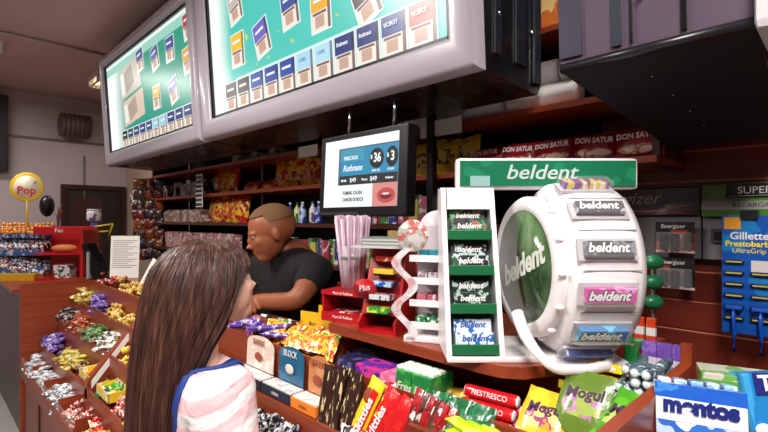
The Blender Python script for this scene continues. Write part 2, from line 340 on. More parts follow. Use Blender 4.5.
def teal(c1, c2, s, x0, x1, whitew, top=False):
    """backlit print; its fade and the brighter tube glow are painted in, pale towards the margin"""
    m = bpy.data.materials.new('poster_print_glow'); m.use_nodes = True; nt = m.node_tree; b = nt.nodes['Principled BSDF']; L = nt.links.new  # print colour with the backlight's glow at the margin painted in
    t = nt.nodes.new('ShaderNodeTexCoord'); sp = nt.nodes.new('ShaderNodeSeparateXYZ'); L(t.outputs['Object'], sp.inputs[0])
    mr = nt.nodes.new('ShaderNodeMapRange'); mr.inputs['From Min'].default_value = x0+whitew*.35; mr.inputs['From Max'].default_value = x0+whitew; L(sp.outputs['X'], mr.inputs['Value'])
    n = nt.nodes.new('ShaderNodeTexNoise'); n.inputs['Scale'].default_value = 3; L(t.outputs['Object'], n.inputs['Vector'])
    mx = nt.nodes.new('ShaderNodeMix'); mx.data_type = 'RGBA'; mx.inputs['A'].default_value = lin(c1); mx.inputs['B'].default_value = lin(c2); L(n.outputs['Fac'], mx.inputs['Factor'])
    m2 = nt.nodes.new('ShaderNodeMix'); m2.data_type = 'RGBA'; m2.inputs['A'].default_value = lin((250, 255, 250)); L(mr.outputs[0], m2.inputs['Factor']); L(mx.outputs['Result'], m2.inputs['B'])
    L(m2.outputs['Result'], b.inputs['Emission Color']); b.inputs['Emission Strength'].default_value = s; b.inputs['Base Color'].default_value = (.02, .02, .02, 1); b.inputs['Roughness'].default_value = .3
    return m
def cig(m, q, X, Z, w, h, top, off, rot=0, tilt=.012, low=(236, 226, 214), strip=True):
    """printed picture of a carton: coloured lid, pale warning panel, shaded side"""
    s, c = math.sin(rot), math.cos(rot)
    def at(dx, dz): return X+dx*c-dz*s, Z+dx*s+dz*c
    def qq(x0, z0, x1, z1, mat, o):
        cx, cz = at((x0+x1)/2, (z0+z1)/2); hw, hh = (x1-x0)/2, (z1-z0)/2; q(cx-hw, cz-hh, cx+hw, cz+hh, mat, o, rot)
    qq(-w/2-.006, -h/2-.006, w/2+.006, h/2+.006, E((230, 240, 238), 1), off)
    qq(-w/2, -.0, w/2*.72, h/2, E(top, 1), off+.0008); qq(w/2*.72, -.0, w/2, h/2, E(tuple(int(v*.6) for v in top), 1), off+.0008)
    qq(-w/2, -h/2, w/2*.72, 0, E(low, 1), off+.0008); qq(w/2*.72, -h/2, w/2, 0, E((120, 96, 92), 1), off+.0008)
    qq(-w*.30, -h*.42, w*.18, -h*.12, E((196, 160, 140), 1), off+.0014); qq(-w*.42, -h*.10, w*.30, -h*.03, E((120, 90, 84), 1), off+.0014)
    if strip: qq(-w*.36, h*.22, w*.24, h*.30, E((235, 238, 245), 1), off+.0014)
def lettering_on(t, s, size, X, Z, mat, rot=0, **kw):
    a = math.atan(-LEAN)
    text(s, size, mat, t, (X, yl(Z)-.0075, Z), (PI/2+a, 0, 0), **kw)
NAVY = (24, 46, 120)
def fillR(m, q, t, x0, x1, z0, z1):
    q(x0, z0, x1, z1, teal((62, 190, 176), (76, 202, 188), 1.0, x0, x1, .22))
    for i in range(40): z = z0+.02+i*.0165; q(x0+.01, z, x0+.075, z+.007, E((225, 232, 226), 1), .001)
    for i in range(24):  # gold confetti print
        X = random.uniform(x0+.25, x1-.1); Z = random.uniform(z0+.17, z1-.05); q(X, Z, X+random.uniform(.01, .03), Z+random.uniform(.006, .016), E((206, 206, 92), 1), .001, random.uniform(-.8, .8))
    q(x0+.25, z0+.15, x1-.35, z0+.158, E((190, 236, 226), 1), .001)
    tops = [(60, 50, 48), (52, 40, 42), (40, 80, 160), (34, 66, 156), (30, 70, 160), (168, 214, 236), (178, 220, 240), NAVY, NAVY, (24, 60, 130), (222, 62, 56)]
    wds = [None, None, None, None, None, 'CAMEL', 'CAMEL', 'Rothmans', 'Rothmans', 'VICEROY', 'VICEROY']
    for i, tp in enumerate(tops):
        X = -2.2+.061+i*.122
        cig(m, q, X, 2.20, .108, .13, tp, .002, strip=not wds[i])
        if wds[i]: lettering_on(t, wds[i], .0215, X-.008, 2.234, sx=.72, mat=E((250, 250, 250) if i not in (5, 6) else (90, 110, 140), 1), shear=.2 if i in (7, 8) else 0)
    for px, py, r, tp in ((238, 50, .0, (240, 190, 50)), (262, 38, .25, (110, 100, 190)), (235, 6, .2, (190, 180, 170)), (262, -30, -.2, (240, 170, 50)), (290, 8, .1, (60, 80, 150)), (321, 10, .0, (236, 170, 40)), (366, 0, .35, (80, 60, 70)), (330, -60, .1, (60, 80, 150)), (300, -70, .3, (236, 170, 40)), (400, -60, .2, (190, 60, 60))):
        P = posterY(px, py); cig(m, q, P.x, P.z, .115, .15, tp, .002, r)
def fillL(m, q, t, x0, x1, z0, z1):
    q(x0, z0, x1, z1, teal((24, 140, 118), (34, 156, 132), 1.0, x0, x1, .42))
    q(x0, z1-.09, x1, z1, E((150, 205, 190), 1), .0006); q(x0, z1-.035, x1, z1, E((225, 240, 232), 1), .001)  # glow along the top edge painted as pale strips
    cols = [(48, 44, 50), (52, 60, 90), (44, 60, 110), (40, 60, 130), (60, 80, 130), (150, 196, 214), (160, 200, 220), NAVY, NAVY, (34, 70, 130), (206, 60, 56)]
    for i, tp in enumerate(cols): cig(m, q, x0+.36+i*.125, 2.19, .108, .12, tp, .002)
    for px, py, r, tp in ((155, 58, .2, (80, 100, 160)), (170, 49, .0, (70, 80, 150)), (188, 60, .1, (220, 160, 50)), (157, 97, 0, (236, 180, 50)), (174, 90, .25, (90, 90, 180)), (188, 25, .1, (180, 60, 60)), (140, 60, .1, (70, 80, 150))):
        P = posterY(px, py)
        if P.x > x0+.6: cig(m, q, P.x, P.z, .12, .14, tp, .002, r)
    for px, py, w, h, c in ((130, 78, .42, .22, (196, 190, 176)), (134, 108, .42, .18, (214, 190, 170))):
        P = posterY(px, py); q(P.x-w/2, P.z-h/2, P.x+w/2, P.z+h/2, E(c, 1), .002, .08); q(P.x-w/4, P.z-h/3, P.x+w/6, P.z+h/3, E(tuple(int(v*.8) for v in c), 1), .003, .3)
        q(P.x-w/2.2, P.z-h/2.2, P.x-w/3.5, P.z+h/4, E((236, 230, 222), 1), .004, .08)
sign('left illuminated cigarette price sign in grey frame above the counter', -4.22, -2.47, -4.14, -2.535, fillL)
sign('right large illuminated cigarette price sign in grey frame above the counter', -2.455, -.72, -2.335, -.81, fillR)
# third sign, seen from its side, facing right
A = onD(562, 73, .35*F/146); B = onY(669, 148, 1.6)
s3 = thing('illuminated_sign', 'dark side and underside of the sign at the top right corner', 'sign')
zt = 2.9; xr = -.115
V = [(A.x, A.y, A.z), (xr, A.y, A.z+.005), (xr, 1.62, 1.82), (B.x, B.y, B.z), (A.x-.012, A.y-.05, zt), (xr, A.y-.05, zt), (xr, 1.62, zt), (B.x-.01, B.y, zt)]
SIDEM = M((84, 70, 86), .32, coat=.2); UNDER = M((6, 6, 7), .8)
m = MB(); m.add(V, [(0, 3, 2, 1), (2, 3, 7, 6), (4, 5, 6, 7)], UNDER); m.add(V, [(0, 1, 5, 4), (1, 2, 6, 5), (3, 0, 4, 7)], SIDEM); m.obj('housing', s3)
def lean(x, z): return A.y-.05*(z-A.z)/(zt-A.z)
m = MB()
for xa, xb, c in ((A.x-.002, A.x+.05, (60, 58, 72)), (A.x+.115, A.x+.135, (50, 56, 66)), (-.33, -.325, (22, 20, 24)), (-.235, -.225, (16, 15, 18))):
    V = []
    for z in (A.z+.03, zt-.02):
        for x in (xa, xb): V += [(x, lean(x, z)-.008, z), (x, lean(x, z)+.002, z)]
    m.add(V, [(0, 2, 6, 4), (0, 1, 3, 2), (4, 5, 7, 6), (0, 1, 5, 4), (2, 3, 7, 6)], M(c, .25))
m.obj('side_rib', s3)
m = MB(); m.tube([(A.x, A.y-.004, A.z+.008), (xr, A.y-.004, A.z+.012)], .012, M((26, 24, 28), .3)); m.obj('lower_edge', s3)
m = MB(); m.ball((-.30, A.y-.03, A.z+.13), .007, CHROME, 10, 8)
for px, py in ((652, 76), (673, 95), (690, 111), (704, 125)):
    r = ray(px, py); p = Vector((0, 0, EYE))
    # underside plane through the four lower corners
    n = (Vector(V and (B.x-A.x, B.y-A.y, B.z-A.z))).cross(Vector((1, 0, 0))); n.normalize(); d = n.dot(A-p)/n.dot(r); m.ball(p+r*d, .0025, CHROME, 6, 5)
m.obj('bolt', s3)
m = MB(); m.b2((xr, A.y-.06, A.z-.02), (xr+.05, 1.66, zt), M((190, 186, 190), .35), bev=.018); m.obj('frame', s3)
m = MB(); m.b2((xr+.05, A.y+.04, A.z+.08), (xr+.054, 1.58, zt-.08), E((120, 200, 190), .8)); m.obj('poster', s3)
MB().tube([(-.3, 1.35, zt-.02), (-.3, 1.35, ZC)], .012, CHROME).obj('hanger', s3)
# blank shelf labels hanging at the rear edge of the signs
for px0, px1, lab in ((299, 318, 'small blank white label hanging left of the price monitor'), (421, 462, 'blank white label hanging right of the price monitor')):
    a = xY(px0, 1.49); b_ = xY(px1, 1.49)
    tag(MB().b2((a, 1.486, 1.935), (b_, 1.49, 1.995 if px0 < 400 else 2.0), PAPER).obj('price_label'), lab, 'label')

# ================================================================== PRICE MONITOR
tv = thing('price_monitor', 'wall-hung price screen in black housing below the illuminated signs', 'monitor', (-1.228, 1.115, 1.765), 0, None, (math.radians(-3), 0, math.radians(1)))
m = MB(); m.b2((-.225, 0, -.155), (.222, .05, .15), BLACK, bev=.006); m.b2((-.12, .05, -.1), (.15, .09, .1), BLACK, bev=.01); m.obj('housing', tv)
m = MB(); W0, W1, Z0, Z1 = -.195, .185, -.122, .128
def sq(x0, z0, x1, z1, c, o, s=1.0): m.add([(x0, -.002-o, z0), (x1, -.002-o, z0), (x1, -.002-o, z1), (x0, -.002-o, z1)], [(0, 1, 2, 3)], E(c, s))
sq(W0, Z0, W1, Z1, (238, 248, 252), 0, 1.1); sq(-.115, Z0, W1, .095, (70, 96, 110), .0004); sq(-.105, -.01, W1, .09, (38, 136, 178), .0008); sq(-.105, .045, .02, .09, (64, 150, 176), .001)
sq(-.105, -.042, W1, -.008, (34, 36, 44), .0012); sq(-.115, Z0, W1, -.042, (240, 244, 246), .0014)
sq(.07, Z0, W1, -.042, (216, 140, 134), .0018)
def disc(cx, cz, rx, rz, c, o):
    V = [(cx+rx*math.cos(2*PI*i/28), -.002-o, cz+rz*math.sin(2*PI*i/28)) for i in range(28)]; m.add(V, [tuple(range(28))], E(c, 1))
disc(.135, -.085, .042, .026, (196, 70, 74), .0022); disc(.135, -.087, .026, .011, (110, 30, 34), .0026); disc(.135, -.08, .018, .004, (226, 210, 196), .003)
disc(.085, .045, .035, .035, (16, 20, 28), .0016); disc(.157, .045, .0275, .035, (16, 20, 28), .0016)
m.obj('screen', tv)
W_ = E((245, 250, 252), 1.1); K_ = E((30, 32, 40), 1)
for s, sz, x, z, mt, kw in (('PRECIOS', .019, -.045, .055, W_, {}), ('Rothmans', .033, -.035, .018, W_, {'shear': .35, 'sx': .75}), ('$', .02, .062, .05, W_, {}), ('36', .045, .09, .045, W_, {'bold': .0008, 'sx': .8}), ('$', .02, .14, .05, W_, {}), ('3', .045, .162, .045, W_, {'bold': .0008, 'sx': .8}),
    ('BOX 20', .011, .085, .002, W_, {}), ('CONV', .011, .155, .002, W_, {}), ('$49', .022, -.03, -.026, W_, {}), ('$49', .022, .075, -.026, W_, {}), ('Pall Mall', .012, -.08, -.026, W_, {'sx': .7}), ('Viceroy', .012, .03, -.026, W_, {'sx': .8}), ('Rothmans', .011, .15, -.026, W_, {'sx': .8}),
    ('FUMAR CAUSA', .018, -.03, -.072, K_, {'sx': .85, 'bold': .0003}), ('CANCER DE BOCA', .018, -.027, -.096, K_, {'sx': .72, 'bold': .0003})):
    text(s, sz, mt, tv, (x, -.006, z), **kw)
m = MB(); m.b2((-.21, -.004, -.15), (.0, .0, -.14), DKGREY); m.obj('trim_line', tv)
MB().tube([(.13, .03, .15), (.13, .03, .285)], .006, CHROME).obj('hanger', tv); MB().tube([(-.1, .03, .15), (-.1, .03, .285)], .006, CHROME).obj('hanger', tv)

# ================================================================== PRODUCT MESHES
def bag_mb(w, h, t, mats, crimp=.12, blob=True, band=0.0):
    """pillow bag standing on its lower edge, front towards -Y; mats = (body, blob print, band print)"""
    nx, ny = 8, 12; m = MB()
    rnd = random.Random(int(w*1e4+h*1e5))
    def co(i, j, s):
        u = i/nx*2-1; v = j/ny*2-1; c = 1-2*crimp
        vv = max(0, 1-abs(v/c)**2.4) if abs(v) < c else 0
        th = t/2*(max(0, 1-abs(u)**2.6)**.6)*vv**.5
        pinch = 1-.06*(1-vv)
        wr = .06*t*math.sin(u*9+v*7+s) if vv > 0 else .12*t*math.sin(u*14)
        return (u*w/2*(pinch if vv > .2 else .97), -s*(th+.0008)+wr*(s if 0 else 1), (v+1)*h/2)
    for s in (1, -1):
        V = [co(i, j, s) for j in range(ny+1) for i in range(nx+1)]
        g = {}
        for j in range(ny):
            for i in range(nx):
                u = (i+.5)/nx*2-1; v = (j+.5)/ny*2-1; k = 0
                if blob and (u/.8)**2+((v+.1)/.42)**2 < 1: k = 1
                if len(mats) > 2 and v > 1-band*2: k = 2
                g.setdefault(k, []).append((j*(nx+1)+i, j*(nx+1)+i+1, (j+1)*(nx+1)+i+1, (j+1)*(nx+1)+i))
        for k, f in g.items(): m.add(V, f, mats[k], True)
    return m
def mesh_candy(mat, r=.0165, l=.026):
    m = MB(); T = Matrix.Rotation(PI/2, 4, 'Y')
    m.lathe([(r*.15, -l*1.15), (r*.95, -l*1.05), (r*.2, -l*.62), (r*.75, -l*.4), (r, -l*.15), (r, l*.15), (r*.75, l*.4), (r*.2, l*.62), (r*.95, l*1.05), (r*.15, l*1.15)], mat, 9, T, sy=.75); return m.mesh('candy')
def mesh_bar(mat, l=.09, w=.03, t=.014, mat2=None):
    m = MB(); V = []; n = 10; segs = [(-.5, .9, .08), (-.46, 1, .1), (-.42, .92, .5), (-.36, .9, 1), (.36, .9, 1), (.42, .92, .5), (.46, 1, .1), (.5, .9, .08)]
    for x, a, b_ in segs:
        for i in range(n): q = 2*PI*i/n; cx, cz = math.cos(q), math.sin(q); cx = math.copysign(abs(cx)**.6, cx); cz = math.copysign(abs(cz)**.6, cz); V.append((x*l, cx*w/2*a, cz*t/2*b_))
    for j in range(len(segs)-1):
        m.add(V, [(j*n+i, j*n+(i+1) % n, (j+1)*n+(i+1) % n, (j+1)*n+i) for i in range(n)], mat2 if (mat2 and j in (3,)) else mat, True)
    m.add(V, [tuple(range(n))[::-1], tuple((len(segs)-1)*n+i for i in range(n))], mat); return m.mesh('bar')
def mesh_roll(mat, r=.011, l=.07, end=None):
    m = MB(); T = Matrix.Rotation(PI/2, 4, 'Y'); m.lathe([(r*.5, -l/2-.003), (r*.92, -l/2), (r, -l/2+.004), (r, l/2-.004), (r*.92, l/2), (r*.5, l/2+.003)], mat, 14, T)
    if end:
        for s in (-1, 1): m.lathe([(r*.9, s*(l/2+.0005)), (r*.55, s*(l/2+.004))] if s > 0 else [(r*.55, -(l/2+.004)), (r*.9, -(l/2+.0005))], end, 14, T)
    return m.mesh('roll')
def mesh_box(w, d, h, mat, mat2=None, bev=.0015):
    m = MB(); m.box((0, 0, h/2), (w, d, h), mat, bev=bev)
    if mat2: m.box((0, 0, h*.5), (w*1.004, d*1.004, h*.3), mat2)
    return m.mesh('box')
def heap(name, meshes, label, cat, group, x0, x1, y0, y1, z, n, lay=.012, layers=3, rnd=1.0, rz0=None, tilt=.5, slope=.05):
    if name == 'wrapped_candy': n = max(6, int(n*.52))
    if name in ('snack_bar', 'chocolate_bar', 'sachet'): n = int(n*2.3)
    if '-2.0' and x1 == -2.0: n = max(4, n//2)
    for i in range(n):
        me = random.choice(meshes); k = int(i*layers/n)
        x = random.uniform(x0+.012, x1-.012); f = random.random(); y = y0+.012+(y1-y0-.024)*f
        o = link(name, me, None, (x, y, z+.012+k*lay+slope*f+random.uniform(0, .004)), (random.uniform(-tilt, tilt), random.uniform(-tilt, tilt)*.6, (rz0 if rz0 is not None else 0)+random.uniform(-PI, PI)*rnd))
        tag(o, label, cat, group)
def rowheap(r, px0, px1, *a, **k):
    pass
def row(r): y0 = ROW[r][0]+.014; y1 = (ROW[r+1][0] if r < 4 else .975); return y0, y1, FL[r]
def RX(r, px): y0, y1, _ = row(r); return xY(px, (y0+y1)/2)
w = wrap
# colour families
cand = dict(
 gold=[mesh_candy(w([(214, 160, 50), (240, 216, 140), (150, 80, 30)])), mesh_candy(w([(232, 200, 110), (170, 110, 40)]))],
 red=[mesh_candy(w([(200, 24, 30), (240, 230, 220), (120, 10, 20)])), mesh_candy(w([(216, 50, 34), (236, 190, 60)]))],
 green=[mesh_candy(w([(24, 130, 60), (220, 230, 210), (10, 60, 30)])), mesh_candy(w([(60, 170, 60), (230, 240, 120)]))],
 purple=[mesh_candy(w([(96, 50, 160), (220, 200, 240), (50, 24, 100)]))],
 white=[mesh_candy(w([(235, 232, 226), (200, 60, 60), (180, 200, 220)])), mesh_candy(w([(238, 236, 230), (70, 90, 160)]))],
 black=[mesh_candy(w([(28, 26, 30), (200, 200, 205), (60, 60, 70)]))], blue=[mesh_candy(w([(20, 110, 200), (150, 210, 250), (10, 60, 140)]), .018, .03)],
 yellow=[mesh_candy(w([(244, 212, 40), (250, 240, 160), (220, 120, 30)]))], orange=[mesh_candy(w([(240, 120, 30), (250, 200, 60)]))], brown=[mesh_candy(w([(70, 36, 24), (220, 190, 120)]))], lime=[mesh_candy(w([(180, 214, 30), (230, 240, 110), (60, 130, 30)]))],
 pinkw=[mesh_candy(w([(232, 190, 180), (190, 40, 50), (240, 236, 224), (90, 130, 60)]))])
packet_w = [mesh_bar(w([(236, 236, 236), (60, 70, 110), (220, 222, 228)], 55), .07, .044, .018)]
# ---- row 1 (front row) -------------------------------------------------
y0, y1, z = row(0)
R1 = [(-3.95, -3.62, packet_w, 14, 'white and navy sachet in the leftmost bin of the front tray row', 'sachet', 'sachets in the leftmost front bin', 'sachet'),
      (-3.58, -3.26, packet_w, 18, 'white and navy sachet in the second bin of the front tray row', 'sachet', 'sachets in the second front bin', 'sachet'),
      (-3.20, -2.88, packet_w, 18, 'white sachet in the third bin of the front tray row', 'sachet', 'sachets in the third front bin', 'sachet'),
      (-2.82, -2.53, cand['pinkw'], 40, 'small pink and white wrapped sweet in the fourth bin of the front row', 'candy', 'pink and white sweets in the front row', 'wrapped_candy'),
      (-2.47, -2.22, cand['red']+cand['gold'], 40, 'small red and gold wrapped sweet in the fifth bin of the front row', 'candy', 'red and gold sweets in the front row', 'wrapped_candy'),
      (-2.16, -2.0, cand['white'], 14, 'small white wrapped sweet in the front row behind the customer', 'candy', 'white sweets in the front row', 'wrapped_candy')]
for a, b_, ms, n, lab, cat, g, nm in R1: heap(nm, ms, lab, cat, g, a, b_, y0, y1, z, n, .014, 4)
# ---- row 2 ------------------------------------------------------------
y0, y1, z = row(1)
bp = [mesh_bar(w([(86, 56, 150), (190, 170, 230), (40, 30, 90)], 40), .09, .055, .026)]; byel = [mesh_bar(w([(226, 200, 90), (120, 120, 50), (240, 236, 200)], 40), .11, .038, .02)]
R2 = [(-3.98, -3.5, bp, 12, 'purple flow-wrapped snack in the second tray row by the end panel', 'snack', 'purple snacks in the second row', 'snack_bar', .016),
      (-3.46, -3.12, byel, 14, 'olive and yellow bar in the second tray row', 'snack', 'yellow bars in the second row', 'snack_bar', .013),
      (-3.1, -2.9, cand['brown'], 16, 'brown and gold sweet in the second tray row', 'candy', 'brown sweets in the second row', 'wrapped_candy', .012),
      (-2.88, -2.7, cand['orange'], 16, 'orange wrapped sweet in the second tray row', 'candy', 'orange sweets in the second row', 'wrapped_candy', .012),
      (-2.67, -2.45, cand['green'], 22, 'green wrapped sweet in the second tray row', 'candy', 'green sweets in the second row', 'wrapped_candy', .013),
      (-2.43, -2.2, cand['pinkw']+cand['red'], 24, 'red and white sweet in the second tray row beside the customer', 'candy', 'red and white sweets in the second row', 'wrapped_candy', .014),
      (-2.18, -2.0, cand['yellow'], 14, 'yellow wrapped sweet in the second tray row behind the customer', 'candy', 'yellow sweets in the second row', 'wrapped_candy', .013)]
for a, b_, ms, n, lab, cat, g, nm, ly in R2: heap(nm, ms, lab, cat, g, a, b_, y0, y1, z, n, ly, 4)
for i, (px, lab) in enumerate(((88, 'open yellow sweet box in the second tray row, the farther one'), (107, 'open yellow sweet box in the second tray row, the nearer one'))):
    t = thing('candy_box', lab, 'box', (xY(px, .63), .655, FL[1]+.062))
    m = MB(); ym = w([(240, 200, 30), (250, 240, 180), (60, 90, 170)], 25)
    m.b2((-.1, -.045, 0), (.1, -.042, .045), ym); m.b2((-.1, .042, 0), (.1, .045, .05), ym); m.b2((-.1, -.045, 0), (-.097, .045, .045), ym); m.b2((.097, -.045, 0), (.1, .045, .045), ym); m.b2((-.1, -.045, 0), (.1, .045, .003), ym); m.obj('tray', t)
# ---- row 3 ------------------------------------------------------------
y0, y1, z = row(2)
bk = [mesh_bar(w([(30, 26, 30), (200, 190, 190), (70, 60, 66)], 40), .09, .042, .022)]; bo = [mesh_bar(w([(190, 70, 34), (60, 30, 26), (240, 200, 150)], 40), .1, .042, .02)]
bg = [mesh_bar(w([(60, 110, 60), (190, 200, 120), (20, 50, 36)], 40), .1, .04, .02)]; bw = [mesh_bar(w([(230, 228, 220), (30, 34, 40), (190, 160, 90)], 36), .1, .045, .022)]
R3 = [(-3.98, -3.72, bk, 14, 'black bar in the third tray row by the end panel', 'chocolate bar', 'black bars in the third row', 'chocolate_bar', .016), (-3.7, -3.36, bo, 16, 'orange-brown bar in the third tray row', 'chocolate bar', 'orange bars in the third row', 'chocolate_bar', .014),
      (-3.34, -3.02, bg, 18, 'green bar in the third tray row', 'chocolate bar', 'green bars in the third row', 'chocolate_bar', .015), (-3.0, -2.71, bw, 14, 'white and black bar in the third tray row', 'chocolate bar', 'white and black bars in the third row', 'chocolate_bar', .016),
      (-2.66, -2.3, cand['yellow'], 24, 'yellow sweet in the third tray row beside the divider', 'candy', 'yellow sweets in the third row', 'wrapped_candy', .015), (-2.28, -2.0, cand['red'], 20, 'red sweet in the third tray row beside the divider', 'candy', 'red sweets in the third row', 'wrapped_candy', .015)]
for a, b_, ms, n, lab, cat, g, nm, ly in R3: heap(nm, ms, lab, cat, g, a, b_, y0, y1, z, n, ly, 4)
for px0, px1, ms, n, lab, g in ((232, 252, cand['lime'], 12, 'lime yellow sweet in the third tray row by the customer\'s arm', 'lime sweets in the third row'), (250, 292, cand['black'], 50, 'black and silver wrapped sweet in the third tray row below the cartons', 'black sweets in the third row'), (292, 318, cand['blue'], 26, 'bright blue wrapped sweet in the third tray row', 'blue sweets in the third row'),
                                (318, 346, cand['red'], 16, 'red sweet in the third tray row below the dark bars', 'red sweets in the third row centre'), (346, 400, cand['white'], 16, 'white sweet in the third tray row below the red bars', 'white sweets in the third row centre')):
    heap('wrapped_candy', ms, lab, 'candy', g, xY(px0, .75), xY(px1, .75), y0, y1, z+.02, int(n*1.5), .02, 4)
# ---- row 4 ------------------------------------------------------------
y0, y1, z = row(3)
R4 = [(-3.98, -3.62, byel+cand['gold'], 16, 'golden snack in the fourth tray row by the end panel', 'snack', 'golden snacks in the fourth row', 'snack_bar', .016), (-3.6, -3.3, bp, 9, 'purple snack in the fourth tray row', 'snack', 'purple snacks in the fourth row', 'snack_bar', .016),
      (-3.28, -2.72, cand['gold'], 50, 'gold foil sweet in the fourth tray row', 'candy', 'gold foil sweets in the fourth row', 'wrapped_candy', .014), (-2.66, -2.0, cand['brown'], 36, 'brown sweet in the fourth tray row beside the customer', 'candy', 'brown sweets in the fourth row', 'wrapped_candy', .014)]
for a, b_, ms, n, lab, cat, g, nm, ly in R4: heap(nm, ms, lab, cat, g, a, b_, y0, y1, z, n, ly, 4)
# three open cartons with rounded back cards
for px0, px1, c, c2, s, lab in ((243, 275, (226, 206, 192), (60, 60, 80), 'BARRIC', 'open carton with cream rounded back card in the fourth tray row'), (275, 305, (20, 92, 130), (236, 232, 228), 'BLOCK', 'open carton with dark blue back card in the fourth tray row'), (305, 331, (196, 130, 80), (232, 150, 60), 'BARRIC', 'open carton with tan back card in the fourth tray row')):
    xa, xb = xY(px0+2, .86), xY(px1+2, .86); wd = xb-xa-.004
    t = thing('chocolate_carton', lab, 'carton', ((xa+xb)/2, .848, 1.034))
    lidm = M((236, 226, 214), .5); fm = {226: M((24, 30, 50), .4), 20: M((24, 34, 60), .4), 196: M((232, 130, 36), .4)}[c[0]]
    m = MB(); m.b2((-wd/2, -.05, 0), (wd/2, .012, .03), fm); m.obj('tray', t); m = MB(); m.b2((-wd/2+.004, -.046, .03), (wd/2-.004, .004, .034), w([(240, 232, 222), (200, 200, 214)], 30)); m.obj('inner_sheet', t)
    pts = [(-wd*.42, .03), (wd*.42, .03)]+[(wd*.42*math.cos(a), .115+.03*math.sin(a)) for a in [PI*i/10 for i in range(11)]]
    T = Matrix.Translation((0, .006, .005)) @ Matrix.Rotation(-.05, 4, 'X'); m = MB(); m.prism(pts, 0, .003, w([c, tuple(min(255, v+24) for v in c)], 18), 'Y', T); m.obj('back_card', t)
    lt = M(c2 if c[0] == 20 else (150, 60, 40), .5)
    text(s, .03, lt, t, (0, .007, .128), (PI/2-.05, 0, 0), sx=.8)
    m = MB(); m.ball((0, .004, .08), (.024, .003, .016), M((150, 70, 50) if c[0] != 20 else (220, 214, 210), .5)); m.obj('printed_picture', t)
    text('CEREAL', .012, WHITE if c[0] != 196 else lt, t, (0, -.0505, .014))
# upright bars and bags leaning in row 4
def stand(me_or_mb, name, label, cat, px, Y, z, rot=(0, 0, 0), group=None):
    me = me_or_mb.mesh(name) if isinstance(me_or_mb, MB) else me_or_mb
    o = link(name, me, None, (xY(px, Y), Y, z), rot); tag(o, label, cat, group); return o
choc = wrap([(46, 28, 22), (60, 36, 28), (214, 190, 140)], 110, stretch=(1, 1, .2))
me = bag_mb(.036, .165, .016, [choc, choc], .05, False).mesh('dark_bar')
for i in range(8):
    o = link('chocolate_bar', me, None, (xY(321+i*4, .80), .80+.008*(i % 3), 1.02+.004*(i % 2)), (-.25+.05*(i % 2), random.uniform(-.12, .12), random.uniform(-.3, .3))); tag(o, 'dark brown upright bar in the bundle left of the red bags', 'chocolate bar', 'dark upright bars beside the cartons')
me = bag_mb(.034, .12, .018, [wrap([(232, 230, 228), (40, 36, 40), (200, 196, 196)], 40, stretch=(1, 1, .2))]*2, .05, False).mesh('white_bar')
for i in range(5):
    o = link('chocolate_bar', me, None, (xY(333+i*5, .76), .762, .945), (-.3, random.uniform(-.15, .15), random.uniform(-.3, .3))); tag(o, 'white and black striped bar standing below the dark upright bars', 'chocolate bar', 'white striped bars')
SK = w([(206, 22, 28), (220, 40, 30), (240, 180, 40)], 16); SKY = M((244, 200, 30), .3, coat=.4)
for i, (px, ry, lab) in enumerate(((353, .22, 'yellow-edged red fruit candy bag, first of the red bags'), (367, .3, 'red fruit candy bag standing between two other red bags'), (381, .34, 'red fruit candy bag nearest the brown bars'))):
    t = thing('candy_bag', lab, 'candy bag', (xY(px, .80), .80-.004*i, 1.03-.006*i), 0, None, (-.38, ry, -.15))
    bag_mb(.058, .165, .022, [SKY if i == 0 else SK, SKY if i == 0 else SK], .06, False).obj('pouch', t)
    if i == 0:
        m = MB(); m.b2((.004, -.0125, .01), (.026, -.0105, .14), SK); m.obj('red_stripe', t)
        m = MB(); m.ball((-.004, -.0115, .118), (.017, .0015, .02), M((140, 70, 40), .4)); m.obj('printed_picture', t)
    if i < 2: text('Skittles', .034, M((245, 240, 240), .4), t, (.012 if i == 0 else 0, -.0135, .068), (PI/2, -PI/2, 0), bold=.0007)
brn = [(wrap([(176, 26, 32), (120, 24, 26), (230, 220, 215)], 90, stretch=(1, 1, .3))), wrap([(88, 50, 44), (60, 34, 30), (200, 186, 176)], 90, stretch=(1, 1, .3))]
mes = [bag_mb(.033, .155, .018, [b, b], .06, False).mesh('bar') for b in brn]
for i in range(7):
    o = link('chocolate_bar', mes[i % 2], None, (xY(399+i*5, .79), .795, 1.05-.003*i), (-.4, .1, random.uniform(-.2, .2))); tag(o, ['red upright chocolate bar right of the red candy bags', 'brown upright chocolate bar right of the red candy bags'][i % 2], 'chocolate bar', ['red upright bars', 'brown upright bars'][i % 2])
redp = bag_mb(.06, .07, .02, [w([(196, 24, 34), (236, 200, 190), (150, 14, 24)], 30)]*2, .1, False).mesh('pouch')
for i in range(12):
    o = link('candy_pouch', redp, None, (xY(378+i*7, .84), .85, 1.13-.002*i), (-.9+random.uniform(-.2, .2), random.uniform(-.3, .3), random.uniform(-.5, .5))); tag(o, 'red candy pouch lying behind the brown bars', 'candy pouch', 'red pouches in the fourth row')
GB = w([(10, 92, 52), (14, 110, 60), (6, 60, 34)], 25); gb = bag_mb(.055, .12, .024, [GB, GB, GB], .08, False).mesh('green_bag'); seal = M((150, 200, 60), .4)
k = 0
